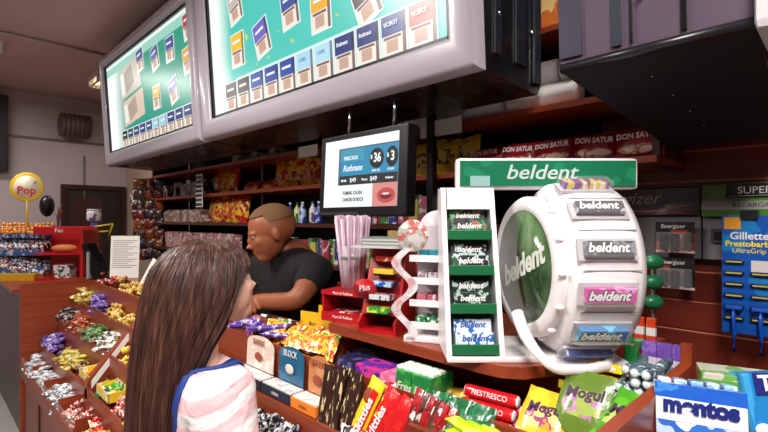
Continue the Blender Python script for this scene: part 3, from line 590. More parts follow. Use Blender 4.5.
for j in range(2):
    for i in range(7):
        o = thing('candy_bag', 'dark green bag with round seal in the cluster right of the brown bars', 'candy bag', (xY(430+i*7+j*4, .80+.03*j), .80+.03*j, 1.062+.02*j), 0, 'dark green candy bags', (-.55+random.uniform(-.12, .12), random.uniform(-.25, .25), random.uniform(-.3, .3)))
        link('pouch', gb, o)
        if j == 0:
            m = MB(); m.lathe([(.014, 0), (.014, .0015)], seal, 18, Matrix.Translation((0, -.013, .05)) @ Matrix.Rotation(PI/2, 4, 'X')); m.obj('seal', o); text('Sa', .016, WHITE, o, (0, -.0155, .05))
lm = mesh_bar(w([(184, 216, 24), (220, 236, 80), (110, 170, 20)], 20), .1, .034, .014)
for i in range(12):
    o = link('candy_stick_pack', lm, None, (xY(462+i*4, .84), .845-.012*(i % 4), 1.145+.008*(i % 3)-.001*i), (0, .05, -.25+random.uniform(-.15, .15))); tag(o, 'lime green flat pack in the fan before the red rolls', 'candy pack', 'lime packs in the fourth row')
wm = mesh_bar(w([(236, 232, 230), (110, 40, 40), (206, 206, 210)], 28), .11, .045, .02)
for i in range(11):
    o = link('wafer_pack', wm, None, (xY(497+i*8, .80), .815-.01*(i % 3), 1.135+.009*(i % 2)), (-.2, .05, random.uniform(-.25, .25))); tag(o, 'white wrapped wafer in the fourth tray row at the photo\'s bottom edge', 'wafer', 'white wafers in the fourth row')
rm = mesh_bar(w([(200, 20, 26), (230, 60, 60)], 20), .13, .05, .02)
for i in range(3):
    o = link('wafer_pack', rm, None, (xY(575+i*18, .79), .80, 1.145), (-.2, 0, 0)); tag(o, 'red flat pack in the fourth tray row by the right end panel', 'wafer', 'red flat packs in the fourth row')
# ---- row 5 ------------------------------------------------------------
y0, y1, z = row(4)
R5 = [(-3.9, -3.45, cand['red'], 26, 'red sweet in the top tray row by the end panel', 'red sweets in the top row'), (-3.42, -2.72, cand['gold'], 46, 'gold sweet in the top tray row left of the customer', 'gold sweets in the top row'), (-2.68, -1.95, cand['white'], 40, 'white sweet in the top tray row behind the customer', 'white sweets in the top row')]
for a, b_, ms, n, lab, g in R5: heap('wrapped_candy', ms, lab, 'candy', g, a, b_, y0, y1, z, n, .014, 3)
MILK = w([(92, 60, 160), (200, 190, 235), (70, 40, 130)], 26); mk = mesh_bar(MILK, .13, .055, .022)
for i in range(10):
    o = link('chocolate_tablet', mk, None, (xY(243+i*4.2, .93), .92+.012*(i % 3), 1.17+.009*(i % 4)), (-.35, random.uniform(-.1, .2), .5+random.uniform(-.5, .5))); tag(o, 'purple chocolate bar in the pile before the shopkeeper\'s arm', 'chocolate bar', 'purple chocolate bars')
t = thing('chocolate_egg_pack', 'purple pack with orange rays by the customer\'s chin', 'candy pack', (xY(250, .90), .90, 1.125), 0, None, (-.3, 0, 0)); m = MB(); m.ball((0, 0, .055), (.05, .02, .055), w([(92, 50, 150), (214, 130, 70)], 30, stretch=(3, 1, .6)), 18, 12); m.obj('pack', t); m = MB(); m.b2((-.03, -.021, .06), (.03, -.019, .08), M((80, 50, 150), .3)); m.obj('label', t)
YG = w([(242, 180, 24), (216, 60, 40), (250, 230, 120), (70, 140, 50)], 42); yb = bag_mb(.085, .10, .024, [YG, w([(236, 120, 30), (240, 220, 90), (90, 150, 60)], 50)], .08).mesh('gummy_bag')
for i, px in enumerate((276, 283, 288, 294, 299, 304, 309, 314, 320, 325)):
    o = link('candy_bag', yb, None, (xY(px, .93), .905+.014*(i % 4), 1.145+.012*(i % 3)), (-.8+random.uniform(-.2, .2), random.uniform(-.15, .15), random.uniform(-.5, .5))); tag(o, 'yellow and orange gummy bag in the pile left of the dark boxes', 'candy bag', 'yellow gummy bags')
def printed_box(name, label, cat, px0, px1, Y, z, d, h, mat, s, size, lm, sub=None, rz=0, shear=0):
    xa, xb = xY(px0, Y-d/2), xY(px1, Y-d/2); wd = xb-xa
    t = thing(name, label, cat, ((xa+xb)/2, Y, z), rz); MB().b2((-wd/2, -d/2, 0), (wd/2, d/2, h), mat, bev=.0015).obj('carton', t)
    if s: text(s, size*.85, lm, t, (0, -d/2-.0008, h*.55), shear=shear, bold=.0004)
    if sub: m = MB(); m.b2((-wd/2*.99, -d/2-.0006, 0), (wd/2*.99, -d/2, h*.2), sub); m.obj('lower_band', t)
    return t
zz = FL[4]
printed_box('sweet_box', 'dark navy sweet box at the left end of the slot under the shelf', 'box', 337, 355, .92, zz, .08, .068, w([(36, 36, 74), (90, 90, 140)], 35), 'fds', .03, M((200, 200, 220), .4))
printed_box('sweet_box', 'violet and pink sweet box beside the navy box', 'box', 355.5, 379, .92, zz, .08, .066, w([(110, 50, 170), (210, 60, 150), (50, 50, 150)], 18), None, .03, WHITE)
printed_box('sweet_box', 'pink sweet box beside the green one under the shelf', 'box', 379.5, 395, .92, zz, .08, .062, w([(222, 110, 160), (236, 150, 190)], 30), 'Fres', .03, WHITE, None, 0, .3)
for k, (pa, pb) in enumerate(((396, 411), (411.5, 431))):
    t = printed_box('sweet_box', ['green sweet box with white windows, left half of the pair', 'green sweet box with white windows, right half of the pair'][k], 'box', pa, pb, .92, zz, .09, .088, w([(20, 130, 66), (60, 170, 60)], 24), 'Fres', .034, WHITE, M((120, 200, 60), .4), 0, .3)
    m = MB()
    for i in range(3):
        for j in range(2): m.b2((-.03+i*.022, -.038+j*.03, .088), (-.012+i*.022, -.015+j*.03, .096), M((225, 240, 230), .3), bev=.002)
    m.obj('mint', t)
dk = mesh_box(.07, .05, .03, w([(50, 34, 80), (90, 70, 120)], 40))
for i in range(4): tag(link('sweet_box', dk, None, (xY(362+i*10, 1.06), 1.06, zz), (0, 0, 0)), 'dark purple flat box at the back of the slot under the shelf', 'box', 'dark boxes behind the sweet boxes')
gm = mesh_bar(w([(226, 170, 60), (250, 220, 130), (160, 60, 30)], 30), .08, .035, .016)
for i in range(9): tag(link('snack_bar', gm, None, (xY(424+i*4.5, .93), .92+.02*(i % 3), zz+.015+.012*(i % 3)), (0, .05, .4+random.uniform(-.3, .3))), 'golden bar in the small pile right of the green boxes', 'snack', 'golden bars in the top row')
gp = mesh_bar(w([(190, 30, 40), (230, 220, 200), (60, 150, 70)], 26), .085, .04, .014)
for i in range(7): tag(link('snack_bar', gp, None, (xY(440+i*5, .90), .895+.008*(i % 2), zz+.012+.012*(i % 3)), (-.2, .05, random.uniform(-.3, .2))), 'red flat sachet lying between golden bars and red rolls', 'snack', 'red flat sachets in the top row')
# red rolls with writing
rr = mesh_roll(M((206, 18, 30), .3, coat=.4), .0145, .125, M((235, 220, 220), .4)); ri = 0
for lvl, ys in ((0, (.895, .927, .96)), (1, (.912, .944)), (2, (.93,))):
    for j, y in enumerate(ys):
        t = thing('candy_roll', 'red candy roll with white lettering in the stacked pyramid under the shelf', 'candy roll', (xY(489, .92), y, zz+.018+lvl*.026), .12, 'red candy rolls')
        link('roll', rr, t); text('NESTRESCO', .017, WHITE, t, (0, -.0135, .004), (PI/2-.35, 0, 0), sx=.95)
for lab, px, Y, ms, rz, tilt, hh in (('yellow rounded jelly bag right of the red rolls', 538, .90, [w([(240, 176, 30), (246, 196, 50)], 20), w([(240, 200, 120), (150, 60, 120), (240, 150, 40)], 45)], .05, -.75, .115), ('olive green jelly bag standing under the shelf', 577, .93, [w([(92, 120, 40), (112, 140, 50)], 16), w([(150, 170, 80), (170, 110, 160), (90, 130, 40)], 40)], .0, -.6, .13),
                               ('bright green jelly bag leaning on the olive one', 611, .91, [w([(70, 150, 30), (90, 170, 40)], 16), w([(170, 190, 100), (40, 90, 30), (200, 160, 170)], 45)], -.35, -.8, .125)):
    t = thing('jelly_bag', lab, 'candy bag', (xY(px, Y), Y-.015, zz+.02+.03*(px > 560)), 0, None, (tilt, .08, rz)); bag_mb(.10, hh, .02, ms, .07).obj('pouch', t)
    text('Mogul', .03, M((60, 30, 60), .4), t, (0, -.0115, hh*.62), (PI/2, -.15, 0), shear=.2, bold=.0008)
for i in range(3):
    o = stand(bag_mb(.09, .12, .024, [w([(60, 120, 40), (40, 90, 34), (160, 190, 90)], 30)]*2, .07, False), 'jelly_bag', ['green jelly bag lying far under the shelf behind the olive bag', 'green jelly bag lying behind the bright green bag', 'green jelly bag beside the yellow boxes'][i], 'candy bag', 590+i*12, 1.0, zz+.01+.01*i, (-1.1, 0, .3*i))
yb2 = mesh_box(.05, .035, .018, w([(240, 204, 30), (250, 226, 70), (210, 120, 30)], 28))
for i in range(9): tag(link('sweet_box', yb2, None, (-.425+.03*(i % 3), 1.015+.03*(i//3), 1.224+.02*(i//3)), (-.2, random.uniform(-.2, .2), random.uniform(-.3, .3))), 'small yellow box in the pile left of the mint rolls', 'box', 'small yellow boxes')
mr = mesh_roll(w([(90, 116, 124), (60, 84, 100), (190, 205, 210)], 60), .0105, .06, M((214, 224, 226), .35)); cnt_i = 0
for k in range(4):
    for i in range(6-k):
        for j in range(2):
            if random.random() < .9:
                tag(link('mint_roll', mr, None, (-.345+.0205*i+.011*k+random.uniform(-.002, .002), 1.04+.07*j+random.uniform(-.01, .01), 1.236+.019*k), (random.uniform(-.1, .1), 0, PI/2+random.uniform(-.25, .25))), 'silver-grey mint roll in the pile beside the purple boxes', 'mint roll', 'mint rolls by the end panel')
for i in range(3): tag(link('sweet_box', mesh_box(.03, .02, .095, w([(120, 80, 180), (150, 110, 200)], 40), M((220, 214, 230), .4)), None, (-.322+.031*i, 1.2, 1.222)), 'upright purple and white box at the right end of the top row', 'box', 'upright purple boxes')
for i, c in enumerate(((190, 90, 50), (170, 70, 46), (40, 140, 70))): tag(link('sweet_box', mesh_box(.028, .02, .08, w([c, (210, 180, 150)], 40)), None, (-.425+.03*i, 1.215, 1.222)), ['orange box, leftmost beside the upright purple boxes', 'orange-brown box between the orange and green boxes', 'green box beside the upright purple boxes'][i], 'box')
st = MB(); st.b2((-.43, 1.0, 1.145), (-.242, 1.24, 1.222), WOOD); st.b2((-.47, .9, 1.125), (-.242, 1.0, 1.17), WOOD); st.b2((-.43, 1.24, 1.1), (-.242, 1.25, 1.27), WOOD); st.obj('riser', cnt)
for i in range(2): tag(link('pack', mesh_box(.022, .012, .07, w([(220, 70, 40), (236, 120, 60)], 30), M((236, 230, 228), .4)), None, (-.39+.028*i, 1.36, 1.27)), 'orange upright pack with white label behind the drum display', 'pack', 'orange packs behind the drum display')

# ---- things behind the front rows on the worktop -----------------------
t = thing('notice_sheet', 'white printed notice sheet standing on the counter at left', 'notice', (xY(124, 1.0), 1.0, 1.2), .5, None, (-.06, 0, .75))
MB().b2((-.10, 0, 0), (.10, .003, .285), PAPER).obj('sheet', t)
m = MB()
for i in range(14): m.b2((-.085, -.0008, .25-i*.014), (.085-.03*(i % 3), 0, .254-i*.014), M((120, 118, 124), .7))
m.obj('printed_lines', t)
t = thing('price_card', 'slanted white price card strip leaning left of the customer', 'price card', (xY(139, .95), .96, 1.17), 0, None, (-.3, .35, .3)); MB().b2((-.035, 0, -.02), (.035, .003, .2), PAPER).obj('card', t); text('OFERTA', .04, M((60, 60, 80), .6), t, (0, -.001, .09), (PI/2, -PI/2, 0))
for i, (dx, c) in enumerate(((0, BLACK), (.03, WHITE), (.055, BLACK))):
    t = thing('pen', ['black pen, nearest of the pens on the counter before the shopkeeper', 'white pen lying between two black pens', 'black pen closest to the yellow box on the counter'][i], 'pen', (xY(272+i*11, 1.0), 1.0, 1.208), .1-.2*i); MB().tube([(-.06, 0, 0), (.055, 0, 0), (.065, 0, 0)], .006, c, 8, rs=[.006, .006, .002]).obj('barrel', t); MB().tube([(-.066, 0, 0), (-.03, 0, 0)], .0068, WHITE if i != 1 else BLACK).obj('cap', t)
t = thing('yellow_display_box', 'open yellow box at the left end of the red dispenser shelf', 'box', (xY(318, .98)-.0, 1.03, 1.205), .2); m = MB(); ym = w([(226, 180, 30), (236, 200, 60)], 20)
m.b2((-.09, -.05, 0), (.055, -.045, .07), ym); m.b2((-.09, .045, 0), (.055, .05, .075), ym); m.b2((-.09, -.05, 0), (-.085, .05, .04), ym); m.b2((.05, -.05, 0), (.055, .05, .085), ym); m.b2((-.09, -.05, 0), (.055, .05, .004), ym); m.obj('tray', t); text('Bazooka', .018, M((60, 60, 90), .5), t, (-.02, -.0508, .03))
# ================================================================== SIDE COUNTER: lollipops etc
pos = onD(56, 278, 3.78)
rd = thing('red_stand', 'red two-tier plastic display on the side counter', 'display stand', (-4.42, .86, 1.12), math.radians(50)); m = MB()
m.b2((-.19, -.11, 0), (.17, .11, .02), RED); m.b2((.15, -.12, 0), (.175, .12, .40), RED, bev=.006); m.b2((-.19, .1, 0), (.17, .12, .42), RED, bev=.006); m.b2((-.19, -.11, .2), (.17, .11, .215), RED); m.b2((-.19, -.12, .36), (.17, -.1, .42), RED, bev=.006); m.obj('body', rd)
text('Fini', .045, WHITE, rd, (0, -.1215, .39)); m = MB(); m.ball((.0, -.05, .25), (.1, .05, .03), M((214, 120, 60), .5)); m.obj('contents', rd)
m = MB(); m.b2((-.06, -.09, .02), (.06, 0, .12), w([(210, 206, 204), (60, 60, 66)], 26)); m.obj('carton', rd)
ls = thing('lollipop_stand', 'blue tiered lollipop stand at the left edge of the side counter', 'display stand', (-4.72, .62, 1.12), math.radians(47)); m = MB(); bl = M((40, 70, 130), .4)
for z in (.05, .19, .33): m.b2((-.22, -.06, z), (.2, .12, z+.02), bl); m.b2((-.22, -.07, z), (.2, -.06, z+.045), w([(60, 90, 150), (190, 190, 200)], 20))
m.obj('tier', ls); m = MB(); m.b2((-.22, .11, 0), (.2, .125, .40), M((170, 30, 34), .4)); m.obj('back', ls); MB().b2((-.15, -.15, -.0), (.18, .1, .05), M((196, 150, 30), .4)).obj('base', ls)
ct = [w([(236, 236, 240), (40, 60, 150), (60, 140, 70)], 60), w([(236, 230, 226), (190, 60, 60), (50, 60, 130)], 60)]; cw = [w([(214, 120, 40), (236, 190, 90), (170, 50, 30)], 60)]
def lolly(mat): m = MB(); m.ball((0, 0, 0), .016, mat, 10, 7); m.tube([(0, 0, -.012), (0, 0, -.045)], .002, WHITE, 5); return m.mesh('lollipop')
LM = [[lolly(cw[0])], [lolly(c) for c in ct], [lolly(c) for c in ct]]
Rz = Matrix.Translation((-4.72, .62, 1.12)) @ Matrix.Rotation(math.radians(47), 4, 'Z')
for k, zt_ in enumerate((.375, .26, .13)):
    lab = ['orange-wrapped lollipop on the top tier of the lollipop stand', 'blue and white lollipop on the middle tier of the lollipop stand', 'blue and white lollipop on the bottom tier of the lollipop stand'][k]
    for i in range(13):
        for j in range(4):
            p = Rz @ Vector((-.21+i*.033+random.uniform(-.005, .005), -.08+j*.045+random.uniform(-.005, .005), zt_+.02*j+random.uniform(-.006, .006) - (.0 if k == 0 else .12*(i/12)*(.6 if k == 2 else 0))))
            tag(link('lollipop', random.choice(LM[k]), None, p, (random.uniform(.1, .5), random.uniform(-.2, .2), 0)), lab, 'lollipop', ['lollipops on the top tier', 'lollipops on the middle tier', 'lollipops on the bottom tier'][k])
p = onD(27, 187, 3.75); sg = thing('round_sign', 'round yellow lollipop sign on a stick above the lollipops', 'sign', p, math.radians(62)); T = Matrix.Rotation(PI/2, 4, 'X')
MB().lathe([(.112, -.006), (.118, 0), (.112, .006)], M((232, 190, 30), .35), 32, T).obj('disc', sg); MB().lathe([(.09, 0), (.09, .009)], M((226, 216, 190), .4), 32, T).obj('white_disc', sg)
text('Pop', .085, M((200, 40, 40), .4), sg, (0, -.0115, -.03), bold=.002); text('s', .05, M((40, 120, 70), .4), sg, (.06, -.0115, .04)); MB().tube([(0, 0, -.11), (0, 0, -.33)], .007, M((220, 180, 30), .4)).obj('stick', sg)
p = onD(47, 206, 4.3); tag(MB().ball((0, 0, 0), (.06, .06, .1), M((26, 24, 30), .3), 16, 12).obj('dark_bottle', None, p), 'dark rounded bottle top behind the red display stand', 'bottle')
t = thing('potted_plant', 'small dry brown plant behind the red display stand', 'plant', onD(58, 222, 4.3)); m = MB()
for i in range(9): a = random.uniform(-.6, .6); m.tube([(0, 0, -.08), (a*.06, 0, .02), (a*.12, random.uniform(-.03, .03), .13+random.uniform(-.05, .05))], .006, M((110, 60, 50), .7), 6, rs=[.004, .01, .002])
m.obj('foliage', t); MB().lathe([(.045, 1.12-t.location.z), (.03, -.2), (.03, -.16), (.04, -.08)], M((80, 50, 40), .6)).obj('pot', t)
t = thing('card_holder_stand', 'black slanted stand with grey side between the red display and notice', 'stand', (-3.75, .97, 1.175), .5); m = MB(); m.prism([(-.1, 0), (-.02, 0), (-.06, .12), (-.15, .25), (-.2, .24)], -.04, .03, BLACK, 'Y'); m.b2((-.06, -.06, 0), (.18, .04, .02), BLACK); m.obj('body', t); MB().b2((-.14, -.05, .0), (-.12, .05, .19), GREY).obj('side_plate', t)
t = thing('wire_frame_stand', 'yellow wire frame stand behind the notice sheet', 'stand', onD(96, 243, 3.9), .8); m = MB(); ymat = M((226, 196, 50), .4)
for a, b_ in (((-.12, 0, -.18), (-.12, 0, .12)), ((-.12, 0, .12), (.14, 0, .16)), ((.14, 0, .16), (.04, .1, .02)), ((-.12, 0, .08), (.1, 0, .1)), ((-.06, .1, -.18), (-.1, .08, .12))): m.tube([a, b_], .007, ymat, 6)
m.obj('frame', t)
t = thing('small_jar', 'small pale jar with printed label above the yellow wire frame', 'jar', onD(94, 221, 3.95)); MB().lathe([(.05, -.0), (.055, .02), (.055, .07), (.05, .085)], w([(214, 210, 214), (120, 70, 110)], 24)).obj('jar', t); MB().lathe([(.052, .085), (.052, .1)], M((200, 196, 200), .4)).obj('lid', t); MB().b2((-.02, -.02, -.38), (.02, .02, 0), M((60, 110, 190), .4)).obj('blue_stand', t)
tag(MB().tube([onX(130, 195, -4.7), onX(143, 215, -4.6)], .018, M((150, 146, 140), .3, .6)).obj('metal_rail'), 'slanted grey metal rail by the corner of the back wall', 'rail')

# ================================================================== TOP-SHELF DISPLAYS
ZT = 1.27
# straw dispenser on a red box
p0 = onD(351, 330, .33*F/111)
X0 = xY(352, 1.0)
bx = thing('red_candy_box', 'red candy box with a printed lower tray at the left end of the dispenser shelf', 'box', (X0-.01, 1.01, ZT), .25); dr = M((120, 14, 24), .35, coat=.2)
m = MB(); m.b2((-.085, -.05, 0), (.085, .07, .012), RED); m.b2((-.085, .06, 0), (.085, .07, .10), dr); m.b2((-.085, -.05, 0), (-.078, .07, .10), RED); m.b2((.078, -.05, 0), (.085, .07, .10), RED); m.b2((-.085, -.055, 0), (.085, -.05, .03), RED); m.b2((-.085, -.055, .085), (.085, .07, .10), RED); m.obj('body', bx)
text('Pura & Rellena', .013, WHITE, bx, (0, -.0555, .016)); text('Pura & Rellena', .013, WHITE, bx, (0, -.0555, .0925)); m = MB(); m.b2((-.06, -.03, .012), (.06, .04, .03), w([(176, 30, 50), (236, 210, 200)], 40)); m.obj('contents', bx); text('FLIP', .03, WHITE, bx, (0, -.0305, .024), (PI/2*.3, 0, 0))
sd = thing('straw_dispenser', 'clear cup of tall pale pink straws on the red candy box', 'straw holder', (X0-.02, 1.02, ZT+.10)); m = MB(); m.lathe([(.036, 0), (.04, .09), (.042, .14)], M((230, 222, 230), .1, alpha=.35), 20); m.obj('cup', sd); m = MB()
for i in range(80):
    a = random.uniform(0, 2*PI); r = .033*math.sqrt(random.random()); q = Vector((r*math.cos(a), r*math.sin(a), .005)); m.tube([q, (q.x*1.75, q.y*1.75, .235+random.uniform(-.006, .008))], .0052, M(random.choice([(196, 164, 184), (214, 186, 200), (180, 150, 172)]), .35), 6)
o = m.obj('straw', sd); o['kind'] = 'stuff'; m = MB(); m.lathe([(.0425, .10), (.0435, .108), (.0425, .112)], GREY, 20); m.obj('ring', sd)
# dark red box behind
t = thing('dark_red_carton', 'dark red carton with white letters behind the straw cup', 'carton', (X0-.12, 1.12, 1.2), .1); MB().b2((-.06, -.03, 0), (.06, .03, .17), w([(96, 10, 20), (120, 16, 26)], 18), bev=.003).obj('carton', t); text('sabor', .028, M((226, 190, 190), .4), t, (0, -.0308, .12))
# red slotted dispenser
X1 = xY(383, .98); rs_ = thing('red_slot_dispenser', 'red slanted dispenser with slots of small packs on the shelf', 'display stand', (X1, 1.0, ZT), .30)
prf = [(-.07, 0), (.06, 0), (.06, .24), (.02, .24), (-.05, .05), (-.075, .03)]
m = MB(); m.prism(prf, -.062, -.056, RED); m.prism([(-.075, .0), (.06, 0), (.06, .235), (.0, .235), (-.04, .10), (-.045, .06), (-.078, .035)], .056, .064, RED); m.b2((-.056, .052, 0), (.056, .06, .24), RED); m.b2((-.056, -.07, 0), (.056, .06, .01), RED); m.prism([(-.05, .05), (.02, .24), (.028, .24), (-.04, .05)], -.056, .056, M((150, 16, 24), .35)); m.obj('body', rs_)
cols = [(w([(60, 150, 60), (200, 220, 60)], 40)), w([(210, 206, 210), (60, 60, 90)], 40), w([(30, 90, 160), (190, 210, 230)], 40), w([(224, 190, 60), (40, 60, 130)], 40), w([(210, 60, 40), (240, 220, 200)], 40)]
for i in range(5):
    zc = .055+i*.036; yc = -.055+.07*(zc-.05)/.19
    m = MB(); m.b2((-.032, yc-.018, zc), (.038, yc+.02, zc+.005), BLACK); m.b2((-.03, yc-.022, zc+.005), (.036, yc+.012, zc+.02), cols[i], bev=.001); m.obj('slot_pack', rs_)
m = MB(); T = Matrix.Translation((-.045, -.058, .125)) @ Matrix.Rotation(PI/2, 4, 'X')
m.lathe([(.028, 0), (.03, .003)], RED, 20, T, sx=1.3); m.obj('badge', rs_); text('Plus', .024, WHITE, rs_, (-.045, -.0625, .127), (PI/2, -.2, 0), shear=.2)
t = thing('magazine_tray', 'pale tray with a stack of cards above the red slanted dispenser', 'tray', (X1-.0, 1.0, ZT+.245), .35); m = MB(); m.b2((-.095, -.06, 0), (.09, .06, .006), M((196, 190, 196), .4)); m.obj('plate', t); m = MB()
for i in range(5): m.b2((-.07+.004*(i % 2), -.04, .006+i*.005), (.06+.004*(i % 3), .05, .0105+i*.005), [M((120, 130, 120), .6), M((190, 190, 186), .6)][i % 2])
m.obj('card', t); MB().b2((.0, .0, .031), (.03, .03, .05), M((150, 120, 70), .5)).obj('small_block', t)
# white wavy tiered stand
X2 = xY(425, .98); wv = thing('wavy_stand', 'white wavy-sided tiered stand with mints and round printed top', 'display stand', (X2, 1.0, ZT), .42)
for sx_ in (-.058,):
    V = []; n = 24; m = MB(); PM = w([(222, 214, 218), (200, 190, 196), (206, 150, 150)], 30)
    for i in range(n+1): z = i/n*.25; c = -.02+.025*math.sin(i/n*PI*4+.4); V += [(c-.012, z), (c+.014, z)]
    poly = [V[2*i] for i in range(n+1)]+[V[2*i+1] for i in range(n, -1, -1)]
    for i in range(n): m.prism([V[2*i], V[2*i+1], V[2*i+3], V[2*i+2]], -.05, -.046, PM, 'Y', Matrix.Translation((sx_+.02, 0, 0)))
    m.obj('wavy_side', wv)
m = MB(); m.lathe([(.042, 0), (.044, .002), (.042, .004)], w([(206, 200, 200), (170, 176, 166), (190, 100, 96), (220, 216, 214)], 34), 26, Matrix.Translation((-.035, -.044, .285)) @ Matrix.Rotation(PI/2, 4, 'X')); m.obj('round_card', wv)
m = MB(); m.b2((-.06, -.05, 0), (.065, .06, .016), WHITE, bev=.004); m.obj('base', wv)
m = MB(); m.b2((-.05, .05, 0), (.065, .056, .31), M((206, 200, 204), .4)); m.lathe([(.055, 0), (.055, .005)], M((200, 196, 200), .4), 26, Matrix.Translation((.01, .056, .30)) @ Matrix.Rotation(PI/2, 4, 'X')); m.obj('back', wv)
m = MB(); m.b2((.058, -.045, .0), (.064, .055, .27), WHITE); m.obj('side', wv)
tc = [w([(20, 120, 70), (220, 230, 224)], 70), w([(190, 100, 120), (226, 220, 222)], 60), w([(200, 196, 200), (150, 120, 130)], 50), w([(40, 150, 170), (190, 60, 60)], 30)]
for i, (z, c) in enumerate(((.035, 0), (.095, 1), (.155, 2), (.215, 3))):
    m = MB(); m.b2((-.045, -.04, z), (.058, .05, z+.005), WHITE); m.b2((-.045, -.043, z), (.058, -.04, z+.018), WHITE); m.obj('tier', wv)
    for j in range(3): m = MB(); m.b2((-.03+j*.03, -.036+.01*i, z+.006), (-.004+j*.03, .03, z+.03), tc[c], bev=.002); m.obj('mint_pack', wv)
# ---- gum tower, header and drum, turned to face the aisle ---------------
U0, D0 = .36, 1.14
G = thing('gum_display', 'large white gum display with green header, tray tower and round drum', 'display stand', RT*U0+FW*D0+Vector((0, 0, ZT)), YAW)
m = MB(); m.b2((-.215, -.075, 0), (.06, .13, .012), WHITE, bev=.004); m.obj('base', G)
def tw(z): return -.055+.115*z/.41
for sx_, th in ((-.215, .012), (-.092, .012)):
    m = MB(); m.prism([(tw(0)-.012, .012), (.11, .012), (.11, .41), (tw(.41)-.012, .41)], sx_, sx_+th, WHITE, 'X'); m.obj('side_panel', G)
m = MB(); m.prism([(tw(0)+.06, .012), (tw(0)+.065, .012), (tw(.41)+.03, .41), (tw(.41)+.022, .41)], -.202, -.092, M((60, 70, 66), .5)); m.obj('back', G)
m = MB(); m.prism([(tw(.37)-.012, .355), (tw(.37)+.04, .355), (.1, .41), (tw(.41)-.012, .41)], -.2, -.092, WHITE); m.obj('hood', G)
GK = [('black and green', w([(22, 30, 28), (60, 150, 90), (190, 60, 60)], 45)), ('black and white', w([(20, 30, 34), (190, 210, 210), (30, 90, 60)], 45)), ('dark green', w([(16, 44, 36), (170, 190, 180), (20, 90, 60)], 45)), ('blue and white', w([(220, 232, 240), (40, 110, 190), (240, 240, 244)], 40))]
for i, z in enumerate((.285, .200, .112, .022)):
    y = tw(z)
    m = MB(); m.b2((-.202, y-.014, z), (-.093, y+.05, z+.004), GREEN); m.b2((-.202, y-.018, z-.006), (-.093, y-.014, z+.018), GREEN, bev=.002); m.obj('tray', G)
    for j in range(2):
        P = G.matrix_basis @ Vector((-.147, y+.004+.02*j, z+.005+.0*j))
        t = thing('gum_carton', '%s gum carton %s of the tower\'s %s tray' % (GK[i][0], ['at the front', 'at the back'][j], ['top', 'second', 'third', 'bottom'][i]), 'gum box', P, 0, None, (-.25, 0, YAW))
        hh = .035 if j == 0 else .062
        MB().b2((-.045, -.008, 0), (.045, .008, hh), GK[i][1], bev=.001).obj('carton', t)
        text('beldent', .02, WHITE if i < 3 else M((30, 80, 160), .4), t, (0, -.0088, hh-.014), shear=.25, bold=.0005)
# header
m = MB(); m.b2((-.175, .05, .405), (.292, .085, .487), WHITE, bev=.012); m.obj('header', G)
m = MB(); m.b2((-.166, .046, .414), (.283, .05, .479), w([(20, 116, 82), (30, 134, 96)], 6)); m.b2((-.14, .0455, .414), (-.09, .046, .44), M((150, 190, 190), .3)); m.obj('header_print', G)
text('beldent', .052, M((190, 206, 196), .5), G, (.04, .0445, .448), shear=.25, bold=.0006, sx=1.15)
# drum: axis along local X
ZD, R = .215, .203
TD = Matrix.Translation((0, 0, ZD)) @ Matrix.Rotation(PI/2, 4, 'Y')
m = MB(); m.lathe([(R*.80, .024), (R*.93, .030), (R*.985, .044), (R, .07), (R, .135), (R*.985, .16), (R*.93, .178), (R*.6, .184)], WHITE, 64, TD); m.obj('drum', G)
m = MB()
for a in (52, 27, 3, -22, -47):
    A_ = math.radians(a); c = Vector((.09, -math.cos(A_)*(R+.0004), ZD+math.sin(A_)*(R+.0004)))
    m = MB(); m.box((0, 0, 0), (.12, .0016, .0016), M((120, 116, 120), .5), Matrix.Translation(c+Vector((.012, 0, 0))) @ Matrix.Rotation(-A_, 4, 'X')); m.obj('seam', G)
PK = [(65, w([(120, 60, 140), (220, 190, 90), (230, 224, 230)], 45, stretch=(1, .2, .2)), None), (40, w([(60, 62, 70), (170, 174, 180), (90, 92, 100)], 22), 'beldent'), (15, w([(44, 46, 56), (120, 124, 134), (70, 72, 80)], 22), 'beldent'), (-10, w([(200, 40, 150), (236, 150, 210), (220, 80, 170)], 22), 'beldent'), (-35, w([(20, 110, 170), (90, 180, 220), (30, 80, 130)], 22), 'beldent'), (-60, w([(24, 50, 140), (60, 90, 180)], 18), None)]
for a, mat, s in PK:
    A_ = math.radians(a); c = Vector((.092, -math.cos(A_)*(R+.012), ZD+math.sin(A_)*(R+.012)))
    e = bpy.data.objects.new('gum_pack', None); m = MB(); m.b2((-.05, -.007, -.015), (.05, .009, .015), mat, bev=.0015); o = m.obj('gum_pack', G, c, (-A_, 0, 0)); bpy.data.objects.remove(e)
    o['label'] = {65: 'purple and gold', 40: 'silver', 15: 'charcoal', -10: 'magenta', -35: 'light blue', -60: 'dark blue'}[a]+' gum pack on the drum'
    if s: text(s, .027, M((14, 12, 18), .4), o, (-.006, -.0074, 0), shear=.25, bold=.0026); text(s, .027, WHITE, o, (-.006, -.0082, 0), shear=.25, bold=.0008)
    m = MB(); m.b2((-.057, -.012, -.021), (.057, .012, .021), CLEAR, bev=.003); m.obj('clear_case', o)
    m = MB(); m.b2((-.06, .008, -.023), (.06, .014, .023), M((190, 186, 192), .4)); m.obj('case_base', o)
